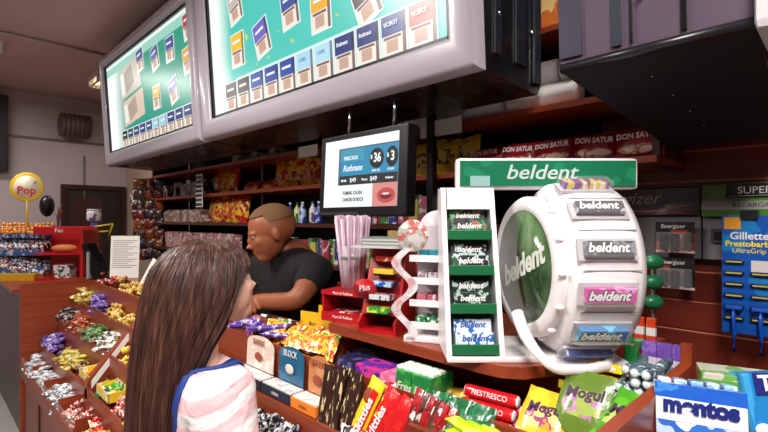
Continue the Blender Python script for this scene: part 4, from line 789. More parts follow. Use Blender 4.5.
# clock-like front ring and face
TF = Matrix.Translation((-.006, 0, ZD)) @ Matrix.Rotation(math.radians(10), 4, 'Z') @ Matrix.Translation((.03, 0, -ZD)) @ TD
m = MB(); m.lathe([(.134, -.044), (.140, -.048), (.162, -.045), (.170, -.036), (.170, -.020), (.150, -.012)], WHITE, 56, TF); m.obj('ring', G)
m = MB(); m.lathe([(.12, .0), (.125, .03)], M((120, 116, 120), .5), 40, TD); m.obj('neck', G)
fm = bpy.data.materials.new('face_print'); fm.use_nodes = True; b = fm.node_tree.nodes['Principled BSDF']; n = fm.node_tree.nodes.new('ShaderNodeTexNoise'); n.inputs['Scale'].default_value = 7
cr = fm.node_tree.nodes.new('ShaderNodeValToRGB'); cr.color_ramp.elements[0].color = lin((30, 60, 26)); cr.color_ramp.elements[0].position = .35; cr.color_ramp.elements[1].color = lin((110, 140, 96)); cr.color_ramp.elements[1].position = .7
tc_ = fm.node_tree.nodes.new('ShaderNodeTexCoord'); fm.node_tree.links.new(tc_.outputs['Object'], n.inputs['Vector']); fm.node_tree.links.new(n.outputs['Fac'], cr.inputs[0]); fm.node_tree.links.new(cr.outputs[0], b.inputs['Base Color']); b.inputs['Roughness'].default_value = .12; b.inputs['Coat Weight'].default_value = .6
m = MB(); m.lathe([(.137, -.046), (.137, -.040)], fm, 56, TF); face = m.obj('face', G)
# lettering on the face, reading along local -Y axis direction, rising
tm = text_mesh('beldent', .072, M((222, 226, 216), .4), .25, .0022); 
Rt = Matrix((( 0, 0, -1, 0), (-1, 0, 0, 0), (0, 1, 0, 0), (0, 0, 0, 1)))
lo = link('lettering', tm, G); lo.matrix_basis = Matrix.Translation((-.006, 0, ZD)) @ Matrix.Rotation(math.radians(10), 4, 'Z') @ Matrix.Translation((-.0175, 0, 0)) @ Rt @ Matrix.Rotation(math.radians(22), 4, 'Z')
for a in range(-75, 90, 25):
    A_ = math.radians(a); m = MB(); m.ball((.012, -math.cos(A_)*.172, ZD+math.sin(A_)*.172), (.010, .006, .006), WHITE, 10, 8); m.obj('knob', G)
# foot loop
m = MB(); pts = []
for i in range(15): q = i/14; a = PI*.55*q; pts.append((-.05+.06*(1-math.cos(a)), -.06-.10*math.sin(a), .10*(1-q)**1.8+.012))
pts += [(.07, -.158, .012), (.12, -.135, .012), (.15, -.09, .012), (.15, .05, .012)]
m.tube(pts, .012, WHITE, 10, flat=1.0, rs=[.015-.004*min(1, i/8) for i in range(len(pts))]); m.obj('foot_loop', G)
m = MB(); m.b2((0, -.14, .0), (.19, .12, .01), WHITE, bev=.004); m.obj('foot_plate', G)
# green flat gum packs right of / behind the drum
gp1 = mesh_box(.09, .035, .018, w([(16, 120, 62), (24, 140, 74)], 22, ))
for i, (px, py, d, lab) in enumerate(((647, 331, 1.28, 'green gum pack lying on the shelf right of the drum'), (640, 347, 1.18, 'green gum pack at the shelf\'s right end under the drum'))):
    p = onD(px, py, d); tag(link('gum_pack_box', gp1, None, (min(p.x, -.42) if i else -.40, p.y if i else 1.30, ZT), (0, 0, .75)), lab, 'gum pack')
for i in range(3):
    p = onD(653, 262+i*20, 1.35); tag(MB().ball((0, 0, 0), (.03, .02, .022), GREEN, 12, 8).obj('green_clip', None, p, (0, 0, YAW)), ['topmost green rounded clip peeking out behind the drum', 'middle green rounded clip peeking out behind the drum', 'lowest green rounded clip peeking out behind the drum'][i], 'clip')
tag(MB().tube([onD(653, 262, 1.37), (onD(653, 262, 1.37).x, onD(653, 262, 1.37).y, ZT)], .005, GREY).obj('clip_post'), 'thin grey post carrying the green clips behind the drum', 'post')


# ================================================================== RIGHT WALL GOODS
def wallrect(px0, py0, px1, py1, Y): a = onY(px0, py0, Y); b_ = onY(px1, py1, Y); return a, b_
YW = 1.78
def panel(name, label, cat, x0, x1, z0, z1, mat, y=YW, th=.03):
    t = thing(name, label, cat, ((x0+x1)/2, y, z0)); MB().b2((-(x1-x0)/2, 0, 0), ((x1-x0)/2, th, z1-z0), mat, bev=.003).obj('panel', t); return t
xa, xb, xc = xY(640, YW), xY(702, YW), xY(800, YW)
GP = M((124, 118, 122), .45)
panel('pegboard_panel', 'grey metal panel behind the battery packs', 'panel', -.64, xb-.004, 1.47, 1.61, GP, 1.79)
t = panel('pegboard_panel', 'grey metal panel between batteries and razor card', 'panel', xb, xc, 1.47, 1.605, GP, 1.79)
m = MB(); px_ = xY(719, 1.79)-t.location.x; m.b2((px_-.02, -.012, .055), (px_+.02, 0, .10), M((70, 66, 70), .4)); m.b2((px_-.01, -.016, .065), (px_+.01, -.012, .09), BLACK); m.obj('latch', t)
t = panel('battery_banner', 'black and red curved-line banner above the battery packs', 'banner', -.64, xb-.004, 1.612, 1.705, w([(30, 16, 20), (36, 18, 22), (110, 20, 28)], 5, stretch=(.3, 1, 1)), 1.775, .05)
text('Energizer', .06, M((196, 190, 190), .4), t, (-.075, -.001, .058), shear=.3)
m = MB(); m.tube([(-.14, -.001, .02), (0, -.001, .012), (.13, -.001, .035)], .0022, M((220, 160, 150), .4), 6); m.tube([(-.14, -.001, .01), (0, -.001, .02), (.13, -.001, .004)], .0018, M((200, 60, 60), .4), 6); m.obj('curved_line', t)
t = panel('green_banner', 'green and grey banner on the slatted wall above the razor card', 'banner', xb, xc, 1.607, 1.71, w([(76, 130, 36), (86, 142, 42)], 4), 1.77, .055)
m = MB(); hw = (xc-xb)/2; m.b2((-hw, -.002, .022), (hw, 0, .048), M((168, 166, 166), .5)); m.obj('grey_band', t); m = MB(); m.b2((hw-.17, -.006, .058), (hw, -.001, .10), BLACK, bev=.003); m.b2((hw-.165, -.0075, .063), (hw, -.006, .064), WHITE); m.obj('plaque', t); text('SUPER', .03, WHITE, t, (hw-.10, -.0072, .079)); text('RECARGA', .02, BLACK, t, (hw-.11, -.0025, .035))
for i, (py, z) in enumerate(((233, 1.49), (272, 1.372))):
    X = xY(674, 1.74); t = thing('battery_pack', ['upper blister pack of batteries hanging on the grey panel', 'lower blister pack of batteries hanging below the first'][i], 'battery pack', (X, 1.75, z), .05)
    MB().b2((-.055, 0, 0), (.055, .003, .10), w([(40, 24, 26), (160, 60, 40), (214, 190, 170)], 14)).obj('card', t); m = MB(); m.b2((-.055, -.001, .075), (.055, 0, .10), M((24, 20, 22), .4)); m.obj('card_top', t); text('Energizer', .018, M((226, 220, 216), .4), t, (-.005, -.0015, .086), bold=.0003)
    for k in range(2+i*0): MB().lathe([(.006, .062), (.012, .058), (.0125, .054), (.0125, .014), (.0115, .012)], M((50, 46, 60), .2, .7), 16, Matrix.Translation((-.028+k*.032, -.014, 0))).obj('battery', t)
    MB().b2((.028, -.012, .01), (.046, 0, .066), M((30, 26, 30), .3), bev=.003).obj('battery', t); MB().b2((-.05, -.027, .008), (.05, -.001, .068), CLEAR, bev=.005).obj('blister', t); m = MB(); m.b2((-.055, -.001, 0), (.055, 0, .008), M((230, 200, 190), .4)); m.obj('lower_edge', t)
    MB().tube([(0, .01, .095), (0, -.03, .095)], .003, CHROME).obj('hook', t)
a = xY(722, 1.7); b_ = xY(778, 1.7); t = thing('razor_card', 'blue hanging card of disposable razors at the right edge', 'razor card', ((a+b_)/2, 1.70, 1.265)); hw = (b_-a)/2; BLU = w([(10, 80, 170), (20, 120, 190), (16, 90, 180)], 7)
MB().b2((-hw, 0, 0), (hw, .004, .345), BLU).obj('card', t); m = MB(); m.b2((-hw+.005, -.001, .305), (-hw+.045, 0, .34), M((230, 160, 40), .4)); m.obj('orange_flash', t)
text('Gillette', .03, WHITE, t, (.0, -.001, .285), bold=.0006); text('Prestobarba', .023, M((240, 216, 60), .4), t, (0, -.001, .262), bold=.0006); text('UltraGrip', .02, M((240, 216, 60), .4), t, (0, -.001, .242))
m = MB(); m.b2((.005, -.002, .175), (hw, 0, .215), M((206, 200, 200), .5)); m.obj('price_sticker', t)
for r in range(6):
    for c in range(2):
        if r == 0 and c == 1: continue
        m = MB(); zc = .205-r*.033; xc_ = -.035+c*.062; m.b2((xc_-.024, -.012, zc), (xc_+.024, -.001, zc+.011), M((16, 30, 70), .3), bev=.002); m.b2((xc_-.018, -.014, zc+.003), (xc_+.02, -.012, zc+.007), M((190, 180, 90), .3)); m.obj('razor_head', t)
MB().b2((-.02, -.01, .335), (.02, .03, .36), BLACK).obj('hanger', t)
for k, xx in enumerate((-.033, .029)):
    rz = thing('disposable_razor', ['blue disposable razor hanging from the card, left one', 'blue disposable razor hanging from the card, right one'][k], 'razor', (t.location.x+xx+.0, 1.685, 1.215)); MB().tube([(0, -.008, 0), (0, -.006, .05), (0, -.010, .10), (0, -.006, .125)], .0065, M((20, 80, 190), .3, coat=.3), 8, rs=[.005, .0065, .0065, .004]).obj('handle', rz); MB().b2((-.02, -.014, .123), (.02, 0, .133), M((30, 90, 200), .3), bev=.002).obj('head', rz)
# mint boxes at lower right
def mintbox(label, px, py, d, wd, dp, h, rz, mat, s=None, size=.04, lm=None, rot=None):
    p = onD(px, py, d); t = thing('mint_box', label, 'box', p, rz, None, rot or (0, 0, rz)); MB().b2((-wd/2, 0, 0), (wd/2, dp, h), mat, bev=.0015).obj('carton', t)
    if s: text(s, size, lm, t, (0, -.001, h*.5), bold=.001)
    return t
BZ = 1.125
def flatbox(label, x, y, z, wd, dp, h, rz, mat): 
    t = thing('mint_box', label, 'box', (x, y, z), rz); MB().b2((-wd/2, -dp/2, 0), (wd/2, dp/2, h), mat, bev=.0015).obj('carton', t); return t
rzz = math.radians(18)
flatbox('plain cream box under the loose packs by the end panel', -.155, .75, BZ, .07, .13, .092, .1, w([(200, 196, 180), (150, 150, 140)], 20))
mb = thing('mint_box', 'blue and white mint box with bold lettering at lower right', 'box', onD(701, 440, .72), 0, None, (-.22, 0, rzz))
wd, dp, h = .120, .06, .078
MB().b2((-wd/2, 0, 0), (wd/2, dp, h), w([(190, 210, 236), (50, 110, 200), (226, 232, 240)], 16), bev=.0015).obj('carton', mb)
m = MB(); m.b2((-wd/2-.001, -.0008, h*.72), (wd/2+.001, 0, h), w([(30, 90, 190), (60, 130, 210)], 20)); m.b2((-wd/2, -.0008, h*.28), (wd/2, 0, h*.72), M((220, 228, 240), .4)); m.obj('label_band', mb)
text('mentos', .033, M((16, 30, 110), .4), mb, (0.0, -.0035, h*.6), bold=.0018); m = MB(); 
for i in range(5): m.b2((-.055+i*.022, .008, h), (-.037+i*.022, .05, h+.008), w([(120, 170, 220), (220, 230, 240)], 50), bev=.003)
m.obj('mint_roll', mb)
flatbox('flat cream and grey box under the blue mint box', -.135, .895, BZ, .12, .06, .12, rzz, w([(170, 180, 170), (120, 60, 70), (200, 196, 180)], 20))
t = thing('mint_box', 'green and white box behind the blue mint box', 'box', (-.12, 1.065, BZ), rzz); MB().b2((-.08, -.03, 0), (.08, .04, .195), w([(196, 200, 180), (110, 170, 90), (206, 200, 186)], 14), bev=.0015).obj('carton', t); m = MB(); m.b2((-.081, -.032, .15), (.081, -.03, .185), M((96, 160, 70), .4)); m.obj('green_band', t); text('menthoplus', .02, WHITE, t, (0, -.033, .168))
tb = thing('candy_bag_box', 'bright blue striped candy box at the bottom right corner', 'box', onD(800, 438, .78), 0, None, (-.25, -.05, math.radians(40))); MB().b2((-.07, 0, -.02), (.1, .05, .105), w([(30, 130, 200), (60, 160, 220)], 30, stretch=(3, 1, .1)), bev=.004).obj('carton', tb); m = MB()
m.b2((-.055, -.002, .068), (.1, 0, .105), M((30, 40, 120), .4), bev=.001); m.obj('title_plate', tb); text('TWISTOS', .036, M((245, 240, 240), .4), tb, (.028, -.0035, .087), bold=.001); m = MB()
for i in range(6): m.ball((-.055+i*.025, -.002, .012), (.014, .005, .012), M((226, 222, 226), .4), 10, 8)
m.b2((-.07, -.0015, -.02), (.1, 0, .004), M((206, 120, 150), .4)); m.obj('printed_picture', tb)
flatbox('dark flat box under the bright blue candy box', .02, .93, BZ, .13, .10, .05, .6, w([(60, 60, 80), (150, 140, 150)], 20))
for i in range(6): tag(link('chewing_gum_pack', mesh_box(.06, .03, .02, w([(200, 196, 190), (90, 150, 90), (190, 60, 60)], 40)), None, (-.19+.012*i, .70+.02*i, 1.22+.02*(i % 3)), (0, 0, random.uniform(-.4, .4))), 'small white-green pack in the loose pile before the mint boxes', 'pack', 'loose packs by the end panel')

# ================================================================== GOODS ON THE BACK SHELVES
def bottle(mat, capm, h=.12, r=.02): m = MB(); m.lathe([(r*.95, 0), (r, .004), (r, h*.6), (r*.8, h*.7), (r*.35, h*.82), (r*.35, h*.9)], mat, 14); m.lathe([(r*.4, h*.9), (r*.4, h)], capm, 12); return m.mesh('bottle')
CB1 = w([(190, 24, 26), (226, 170, 30), (150, 14, 20)], 14); CB2 = w([(226, 176, 30), (190, 40, 30), (240, 220, 120)], 14); CB3 = w([(226, 190, 30), (240, 216, 90), (150, 110, 20)], 12)
def shelfrow(name, meshes, label, cat, group, px0, px1, n, Y, z, rot=(0, 0, 0), jr=.15, jz=0, jy=.02):
    for i in range(n):
        px = px0+(px1-px0)*(i+.5)/n
        tag(link(name, meshes[i % len(meshes)], None, (xY(px, Y), Y+random.uniform(-jy, jy), z+jz*(i % 2)), (rot[0]+random.uniform(-jr, jr)*.5, rot[1]+random.uniform(-jr, jr), rot[2]+random.uniform(-jr, jr))), label, cat, group)
b1 = bag_mb(.16, .19, .06, [CB1, CB2], .08).mesh('crisp_bag'); b2_ = bag_mb(.15, .17, .06, [CB2, CB1], .08).mesh('crisp_bag'); b3 = bag_mb(.135, .155, .06, [CB3, w([(236, 210, 120), (60, 50, 30), (200, 160, 40)], 40)], .08).mesh('crisp_bag'); br_ = bag_mb(.14, .10, .05, [CB1, w([(220, 60, 40), (240, 200, 180)], 30)], .08).mesh('red_bag')
shelfrow('crisp_bag', [b1, b2_], 'red and yellow crisp bag standing near the left of the upper shelf', 'crisp bag', 'crisp bags on the upper shelf at left', 212, 240, 3, 1.62, 1.787, (-.1, 0, 0))
shelfrow('snack_bag', [br_], 'small red snack bag lying between the crisp bags on the upper shelf', 'snack bag', 'small red bags on the upper shelf', 243, 278, 7, 1.6, 1.79, (-.8, 0, 0), .2)
shelfrow('crisp_bag', [b1, b2_, b2_], 'red and yellow crisp bag standing left of the price monitor', 'crisp bag', 'crisp bags left of the monitor', 278, 320, 6, 1.62, 1.787, (-.12, 0, 0), .2)
shelfrow('crisp_bag', [b3], 'yellow crisp bag with round print right of the price monitor', 'crisp bag', 'yellow crisp bags', 422, 472, 5, 1.6, 1.787, (-.15, 0, 0), .15)
shelfrow('dark_carton', [mesh_box(.09, .09, .11, w([(30, 28, 34), (170, 166, 170), (60, 50, 60)], 22)), mesh_box(.08, .09, .13, w([(60, 50, 56), (196, 190, 190)], 22))], 'dark printed carton on the upper shelf at its left end', 'carton', 'dark cartons on the upper shelf', 168, 210, 6, 1.62, 1.787)
shelfrow('small_carton', [mesh_box(.10, .08, .05, w([(190, 180, 150), (120, 140, 90), (220, 214, 200)], 20)), mesh_box(.08, .08, .035, w([(150, 120, 100), (70, 60, 56)], 20))], 'small pale carton on the topmost visible shelf left of the monitor', 'carton', 'cartons on the top shelf', 238, 292, 6, 1.6, 1.987)
# red-and-white biscuit packs with writing
bisc = bag_mb(.14, .10, .05, [w([(150, 24, 40), (170, 30, 46)], 10), w([(150, 24, 40), (170, 30, 46)], 10)], .06, False).mesh('biscuit'); lowm = w([(226, 200, 180), (190, 110, 70), (240, 232, 224)], 30)
for i, px in enumerate((492, 524, 558, 594, 632)):
    t = thing('biscuit_pack', 'red and white biscuit pack, %s from the left on the shelf behind the green header' % ['first', 'second', 'third', 'fourth', 'fifth'][i], 'biscuit pack', (-1.0+.137*i, 1.57, 1.79), 0, None, (-.35, .05 if i % 2 else -.04, random.uniform(-.12, .12)))
    link('pack', bisc, t); text('DON SATUR', .027, M((240, 228, 226), .4), t, (0, -.031, .060), sx=.78, bold=.001); m = MB(); m.ball((0, -.016, .022), (.06, .012, .018), lowm, 14, 8); m.obj('printed_picture', t)
# white paper rolls
pr = MB(); pr.lathe([(.028, -.13), (.042, -.128), (.044, -.12), (.044, .12), (.042, .128), (.028, .13)], M((238, 236, 232), .6, bump=.3), 18, Matrix.Rotation(PI/2, 4, 'Y')); prm = pr.mesh('roll')
for lvl in range(2):
    for i in range(6): tag(link('paper_roll', prm, None, (-1.30+i*.27-.08*lvl if -1.30+i*.27-.08*lvl < -.5 else -.52, 1.57+.02*lvl, 2.03+lvl*.088), (0, 0, random.uniform(-.04, .04))), 'white wrapped roll on the shelf between the two signs', 'roll', 'white rolls on the top shelf') if -1.30+i*.27-.08*lvl < -.5 else None
shelfrow('upper_carton', [mesh_box(.06, .1, .16, w([(200, 110, 50), (226, 190, 120)], 16)), mesh_box(.06, .1, .14, w([(90, 150, 150), (220, 190, 90)], 16))], 'orange and teal carton high up between the two signs', 'carton', 'cartons high between the signs', 545, 566, 4, 1.6, 2.252)
# lower shelves
bots = [bottle(w([(30, 60, 150), (180, 190, 220)], 30), WHITE), bottle(w([(40, 110, 60), (190, 200, 120)], 30), GREEN), bottle(w([(200, 196, 190), (90, 60, 120)], 30), M((60, 60, 140), .4))]
shelfrow('bottle', bots, 'small bottle on the shelf right of the shopkeeper\'s head', 'bottle', 'bottles right of the shopkeeper', 287, 322, 7, 1.56, 1.577, jr=.02)
ctn = [mesh_box(.05, .06, h, w([c, (210, 206, 200)], 24)) for c, h in (((150, 40, 60), .12), ((60, 110, 60), .13), ((180, 170, 90), .11), ((40, 60, 120), .12), ((170, 90, 110), .12))]
shelfrow('small_carton', ctn, 'slim coloured carton on the shelf behind the shopkeeper\'s shoulder', 'carton', 'cartons behind the shopkeeper\'s shoulder', 285, 350, 15, 1.57, 1.362, jr=.05)
shelfrow('small_carton', ctn, 'slim coloured carton on the low shelf under the price monitor', 'carton', 'cartons under the monitor', 352, 470, 22, 1.57, 1.577, jr=.05)
shelfrow('small_carton', ctn[::-1], 'slim coloured carton on the shelf behind the red dispensers', 'carton', 'cartons behind the dispensers', 352, 520, 24, 1.57, 1.362, jr=.05)
shelfrow('crisp_bag', [b1, b2_], 'red and yellow crisp bag on the shelf left of the shopkeeper\'s head', 'crisp bag', 'crisp bags left of the shopkeeper', 208, 246, 5, 1.6, 1.577, (-.1, 0, 0))
pk2 = [mesh_box(.09, .07, .09, w([(190, 170, 160), (120, 60, 70), (150, 140, 130)], 26)), mesh_box(.08, .07, .10, w([(140, 110, 90), (200, 190, 170)], 26))]
shelfrow('small_carton', pk2, 'pale pinkish carton on the middle shelf at its left end', 'carton', 'pale cartons on the middle shelf', 166, 206, 9, 1.57, 1.577)
shelfrow('small_carton', [mesh_box(.07, .07, .13, w([(170, 110, 110), (206, 190, 186), (90, 50, 56)], 26))], 'pink and white carton on the low shelf left of the shopkeeper', 'carton', 'pink cartons on the low shelf', 168, 236, 18, 1.57, 1.362)
shelfrow('dark_item', [bottle(M((40, 36, 40), .3), M((150, 146, 140), .3, .6), .16, .03)], 'dark bottle on the low shelf left of the shopkeeper', 'bottle', 'dark bottles left of the shopkeeper', 238, 282, 7, 1.57, 1.142)
# hanging packet strips at the left end of the shelving
HP = [bag_mb(.10, .10, .03, [w([c, (60, 34, 30), (200, 160, 110)], 26)]*2, .08, False).mesh('packet') for c in ((150, 66, 22), (130, 26, 24), (34, 34, 70), (70, 50, 40))]
for k in range(3):
    for i in range(8):
        p = onX(139+k*9, 184+i*10, -4.46+.03*k)
        tag(link('hanging_packet', HP[(i*3+k) % 4], None, (p.x, min(p.y, 1.66), p.z-.05), (0, random.uniform(-.3, .3), .9)), 'coloured packet hanging at the left end of the shelving', 'packet', 'hanging packets at the shelf end')
ps = MB(); ps.b2((-.05, 0, 0), (.05, .003, .24), PAPER)
t = thing('sachet_strip', 'black and white patterned strip hanging from the shelf edge at left', 'hanging strip', onY(199, 207, 1.47)); MB().b2((-.055, 0, 0), (.055, .004, .24), PAPER).obj('card', t); m = MB()
for i in range(4):
    for j in range(7): m.b2((-.048+i*.026, -.004, .008+j*.033), (-.030+i*.026, 0, .03+j*.033), M((60, 54, 58), .4))
m.obj('sachet', t)

# ================================================================== PEOPLE
DG = None
def evaluated(me, mods):
    o = bpy.data.objects.new('tmp', me); COL.objects.link(o)
    for typ, kw in mods:
        md = o.modifiers.new('m', typ)
        for k_, v in kw.items(): setattr(md, k_, v)
    bpy.context.view_layer.update(); dg = bpy.context.evaluated_depsgraph_get(); r = bpy.data.meshes.new_from_object(o.evaluated_get(dg)); bpy.data.objects.remove(o); return r
def skin(joints, edges, root, lv=2):
    """joints: name -> (co, rx, ry)"""
    bm = bmesh.new(); L = bm.verts.layers.skin.verify(); vs = {}
    for k_, (c, rx, ry) in joints.items(): v = bm.verts.new(c); v[L].radius = (rx, ry); v[L].use_root = (k_ == root); vs[k_] = v
    for a, b_ in edges: bm.edges.new((vs[a], vs[b_]))
    me = bpy.data.meshes.new('skin'); bm.to_mesh(me); bm.free()
    return evaluated(me, [('SKIN', {'use_smooth_shade': True}), ('SUBSURF', {'levels': lv})])
def merge(parts, voxel, smooth=4):
    bm = bmesh.new()
    for p_ in parts:
        bm.from_mesh(p_)
    me = bpy.data.meshes.new('m'); bm.to_mesh(me); bm.free()
    r = evaluated(me, [('REMESH', {'mode': 'VOXEL', 'voxel_size': voxel, 'use_smooth_shade': True}), ('SMOOTH', {'iterations': smooth, 'factor': .5})])
    r.materials.clear(); return r
def head_mesh(c, rz, tilt, s, hw=1.0):
    """head with brow, nose, lips, jaw and ears; local frame faces +Y, height s"""
    m = MB(); d = BLACK
    m.ball((0, -.06*s, .13*s), (.335*s*hw, .42*s, .36*s), d, 28, 20)       # skull
    m.ball((0, .10*s, -.08*s), (.275*s*hw, .30*s, .34*s), d, 24, 16)       # face
    m.ball((0, .20*s, -.34*s), (.15*s*hw, .15*s, .13*s), d, 20, 14)        # chin
    m.ball((0, .30*s, .08*s), (.22*s*hw, .09*s, .06*s), d, 18, 10)         # brow
    for q in (-1, 1):
        m.ball((q*.15*s, .25*s, -.08*s), (.10*s, .10*s, .10*s), d, 14, 10)  # cheek
        m.ball((q*.335*s*hw, -.03*s, -.03*s), (.03*s, .07*s, .11*s), d, 12, 10)
        m.ball((q*.045*s, .385*s, -.145*s), (.035*s, .05*s, .035*s), d, 10, 8)
    m.tube([(0, .35*s, .06*s), (0, .41*s, -.04*s), (0, .455*s, -.125*s), (0, .38*s, -.165*s)], .03*s, d, 10, rs=[.03*s, .035*s, .045*s, .03*s])
    m.ball((0, .335*s, -.235*s), (.085*s, .06*s, .028*s), d, 14, 8); m.ball((0, .33*s, -.285*s), (.075*s, .055*s, .03*s), d, 14, 8)
    me = m.mesh('h'); T = Matrix.Translation(c) @ Matrix.Rotation(rz, 4, 'Z') @ Matrix.Rotation(tilt, 4, 'X'); me.transform(T); return me, T
def hand_mesh(wrist, direc, palm_n, s, side, curl=.5):
    """palm with four unequal bent fingers and a thumb leaving the side"""
    direc = Vector(direc).normalized(); pn = Vector(palm_n); pn = (pn-direc*pn.dot(direc)).normalized(); sd_ = direc.cross(pn)*side; wrist = Vector(wrist)
    m = MB(); T = Matrix((( *sd_, ), ( *direc, ), ( *pn, ))).transposed().to_4x4(); T.translation = wrist
    m.ball((0, .045*s, 0), (.042*s, .055*s, .015*s), BLACK, 16, 12, T); me0 = m.mesh('p'); parts = [me0]
    for i, (x, l) in enumerate(((-.03, .070), (-.010, .080), (.010, .074), (.029, .058))):
        l *= s; b0 = Vector((x*s, .08*s, 0)); pts = [b0-Vector((0, .02*s, 0)), b0]; a = .25*curl; cur = b0
        for seg, ll in ((0, .45), (1, .32), (2, .23)):
            a += curl*.8; cur = cur+Vector((0, math.cos(a)*l*ll, math.sin(a)*l*ll)); pts.append(cur)
        q = MB(); q.tube([T @ p_ for p_ in pts], .0085*s, BLACK, 8, rs=[.009*s, .009*s, .0085*s, .0075*s, .005*s]); parts.append(q.mesh('f'))
    q = MB(); q.tube([T @ Vector(p_)*1 for p_ in ((-.02*s, .02*s, 0), (-.048*s, .045*s, .008*s), (-.06*s, .07*s, .016*s), (-.058*s, .09*s, .024*s))], .01*s, BLACK, 8, rs=[.013*s, .0115*s, .0095*s, .006*s]); parts.append(q.mesh('t'))
    return parts
def skinmat(c):
    m = bpy.data.materials.new('skin'); m.use_nodes = True; nt = m.node_tree; b = nt.nodes['Principled BSDF']; n = nt.nodes.new('ShaderNodeTexNoise'); n.inputs['Scale'].default_value = 14; cr = nt.nodes.new('ShaderNodeValToRGB'); t = nt.nodes.new('ShaderNodeTexCoord')
    cr.color_ramp.elements[0].color = lin(tuple(int(v*.92) for v in c)); cr.color_ramp.elements[1].color = lin(c); nt.links.new(t.outputs['Object'], n.inputs['Vector']); nt.links.new(n.outputs['Fac'], cr.inputs[0]); nt.links.new(cr.outputs[0], b.inputs['Base Color'])
    b.inputs['Roughness'].default_value = .5; b.inputs['Subsurface Weight'].default_value = .15; b.inputs['Subsurface Radius'].default_value = (.01, .004, .002); return m
def rebase(me, org):
    me.transform(Matrix.Translation(-Vector(org))); return me
# ---------------- customer
HX = -.985; org = Vector((HX, .33, 0))
J = dict(pel=((HX, .35, .86), .125, .095), wai=((HX, .375, 1.0), .10, .075), che=((HX, .41, 1.15), .115, .075), up=((HX, .415, 1.235), .09, .06), nb=((HX, .42, 1.29), .042, .042), nk=((HX, .44, 1.37), .04, .04),
  sr=((HX+.12, .41, 1.255), .045, .045), er=((HX+.165, .42, 1.02), .034, .034), wr=((HX+.155, .50, .82), .024, .022), sl=((HX-.12, .41, 1.255), .045, .045), el=((HX-.165, .42, 1.02), .034, .034), wl=((HX-.155, .50, .82), .024, .022),
  hr=((HX+.075, .34, .80), .075, .075), kr=((HX+.08, .36, .45), .05, .05), ar=((HX+.08, .33, .08), .034, .034), fr=((HX+.09, .45, .03), .03, .022), hl=((HX-.075, .34, .80), .075, .075), kl=((HX-.08, .36, .45), .05, .05), al=((HX-.08, .33, .08), .034, .034), fl=((HX-.09, .45, .03), .03, .022))
EG = [('pel', 'wai'), ('wai', 'che'), ('che', 'up'), ('up', 'nb'), ('nb', 'nk'), ('up', 'sr'), ('sr', 'er'), ('er', 'wr'), ('up', 'sl'), ('sl', 'el'), ('el', 'wl'), ('pel', 'hr'), ('hr', 'kr'), ('kr', 'ar'), ('ar', 'fr'), ('pel', 'hl'), ('hl', 'kl'), ('kl', 'al'), ('al', 'fl')]
body = skin(J, EG, 'pel', 2); HC = Vector((HX, .462, 1.452)); hm, HT = head_mesh(HC, 0, math.radians(14), .205)
parts = [body, hm]+hand_mesh((HX+.155, .50, .825), (0, .2, -1), (-1, 0, 0), .85, 1, .35)+hand_mesh((HX-.155, .50, .825), (0, .2, -1), (1, 0, 0), .85, -1, .35)
me = merge(parts, .005, 3); me.materials.append(skinmat((236, 190, 168))); rebase(me, org); cust = link('person', me, None, org)
for p_ in me.polygons: p_.use_smooth = True
tag(cust, 'person with long brown hair in a pink-striped top looking up at the counter', 'person')
def inflate(J_, keys, add): return {k_: (J_[k_][0], J_[k_][1]+add, J_[k_][2]+add) for k_ in keys}
def stripes():
    m = bpy.data.materials.new('striped_cotton'); m.use_nodes = True; nt = m.node_tree; b = nt.nodes['Principled BSDF']; L = nt.links.new; t = nt.nodes.new('ShaderNodeTexCoord'); sp = nt.nodes.new('ShaderNodeSeparateXYZ')
    n = nt.nodes.new('ShaderNodeTexNoise'); n.inputs['Scale'].default_value = 9; L(t.outputs['Object'], n.inputs['Vector']); L(t.outputs['Object'], sp.inputs[0])
    ma = nt.nodes.new('ShaderNodeMath'); ma.operation = 'MULTIPLY_ADD'; ma.inputs[1].default_value = .03; L(n.outputs['Fac'], ma.inputs[0]); L(sp.outputs['Z'], ma.inputs[2])
    ys = nt.nodes.new('ShaderNodeMath'); ys.operation = 'MULTIPLY_ADD'; ys.inputs[1].default_value = -.35; L(sp.outputs['Y'], ys.inputs[0]); L(ma.outputs[0], ys.inputs[2])
    s = nt.nodes.new('ShaderNodeMath'); s.operation = 'MULTIPLY'; s.inputs[1].default_value = 2*PI/.052; L(ys.outputs[0], s.inputs[0]); si = nt.nodes.new('ShaderNodeMath'); si.operation = 'SINE'; L(s.outputs[0], si.inputs[0])
    cr = nt.nodes.new('ShaderNodeValToRGB'); cr.color_ramp.elements[0].color = lin((240, 234, 236)); cr.color_ramp.elements[0].position = .48; cr.color_ramp.elements[1].color = lin((236, 196, 202)); cr.color_ramp.elements[1].position = .56
    mr = nt.nodes.new('ShaderNodeMapRange'); mr.inputs['From Min'].default_value = -1; L(si.outputs[0], mr.inputs['Value']); L(mr.outputs[0], cr.inputs[0]); L(cr.outputs[0], b.inputs['Base Color']); b.inputs['Roughness'].default_value = .9
    bp_ = nt.nodes.new('ShaderNodeBump'); bp_.inputs['Strength'].default_value = .5; bp_.inputs['Distance'].default_value = .02; n3 = nt.nodes.new('ShaderNodeTexNoise'); n3.inputs['Scale'].default_value = 12; n3.inputs['Distortion'].default_value = 1.5; L(t.outputs['Object'], n3.inputs['Vector']); L(n3.outputs['Fac'], bp_.inputs['Height']); L(bp_.outputs[0], b.inputs['Normal']); return m
J2 = dict(inflate(J, ['pel', 'wai', 'che', 'up', 'sr', 'sl', 'er', 'el'], .014)); J2['nb'] = ((HX, .42, 1.285), .058, .055)
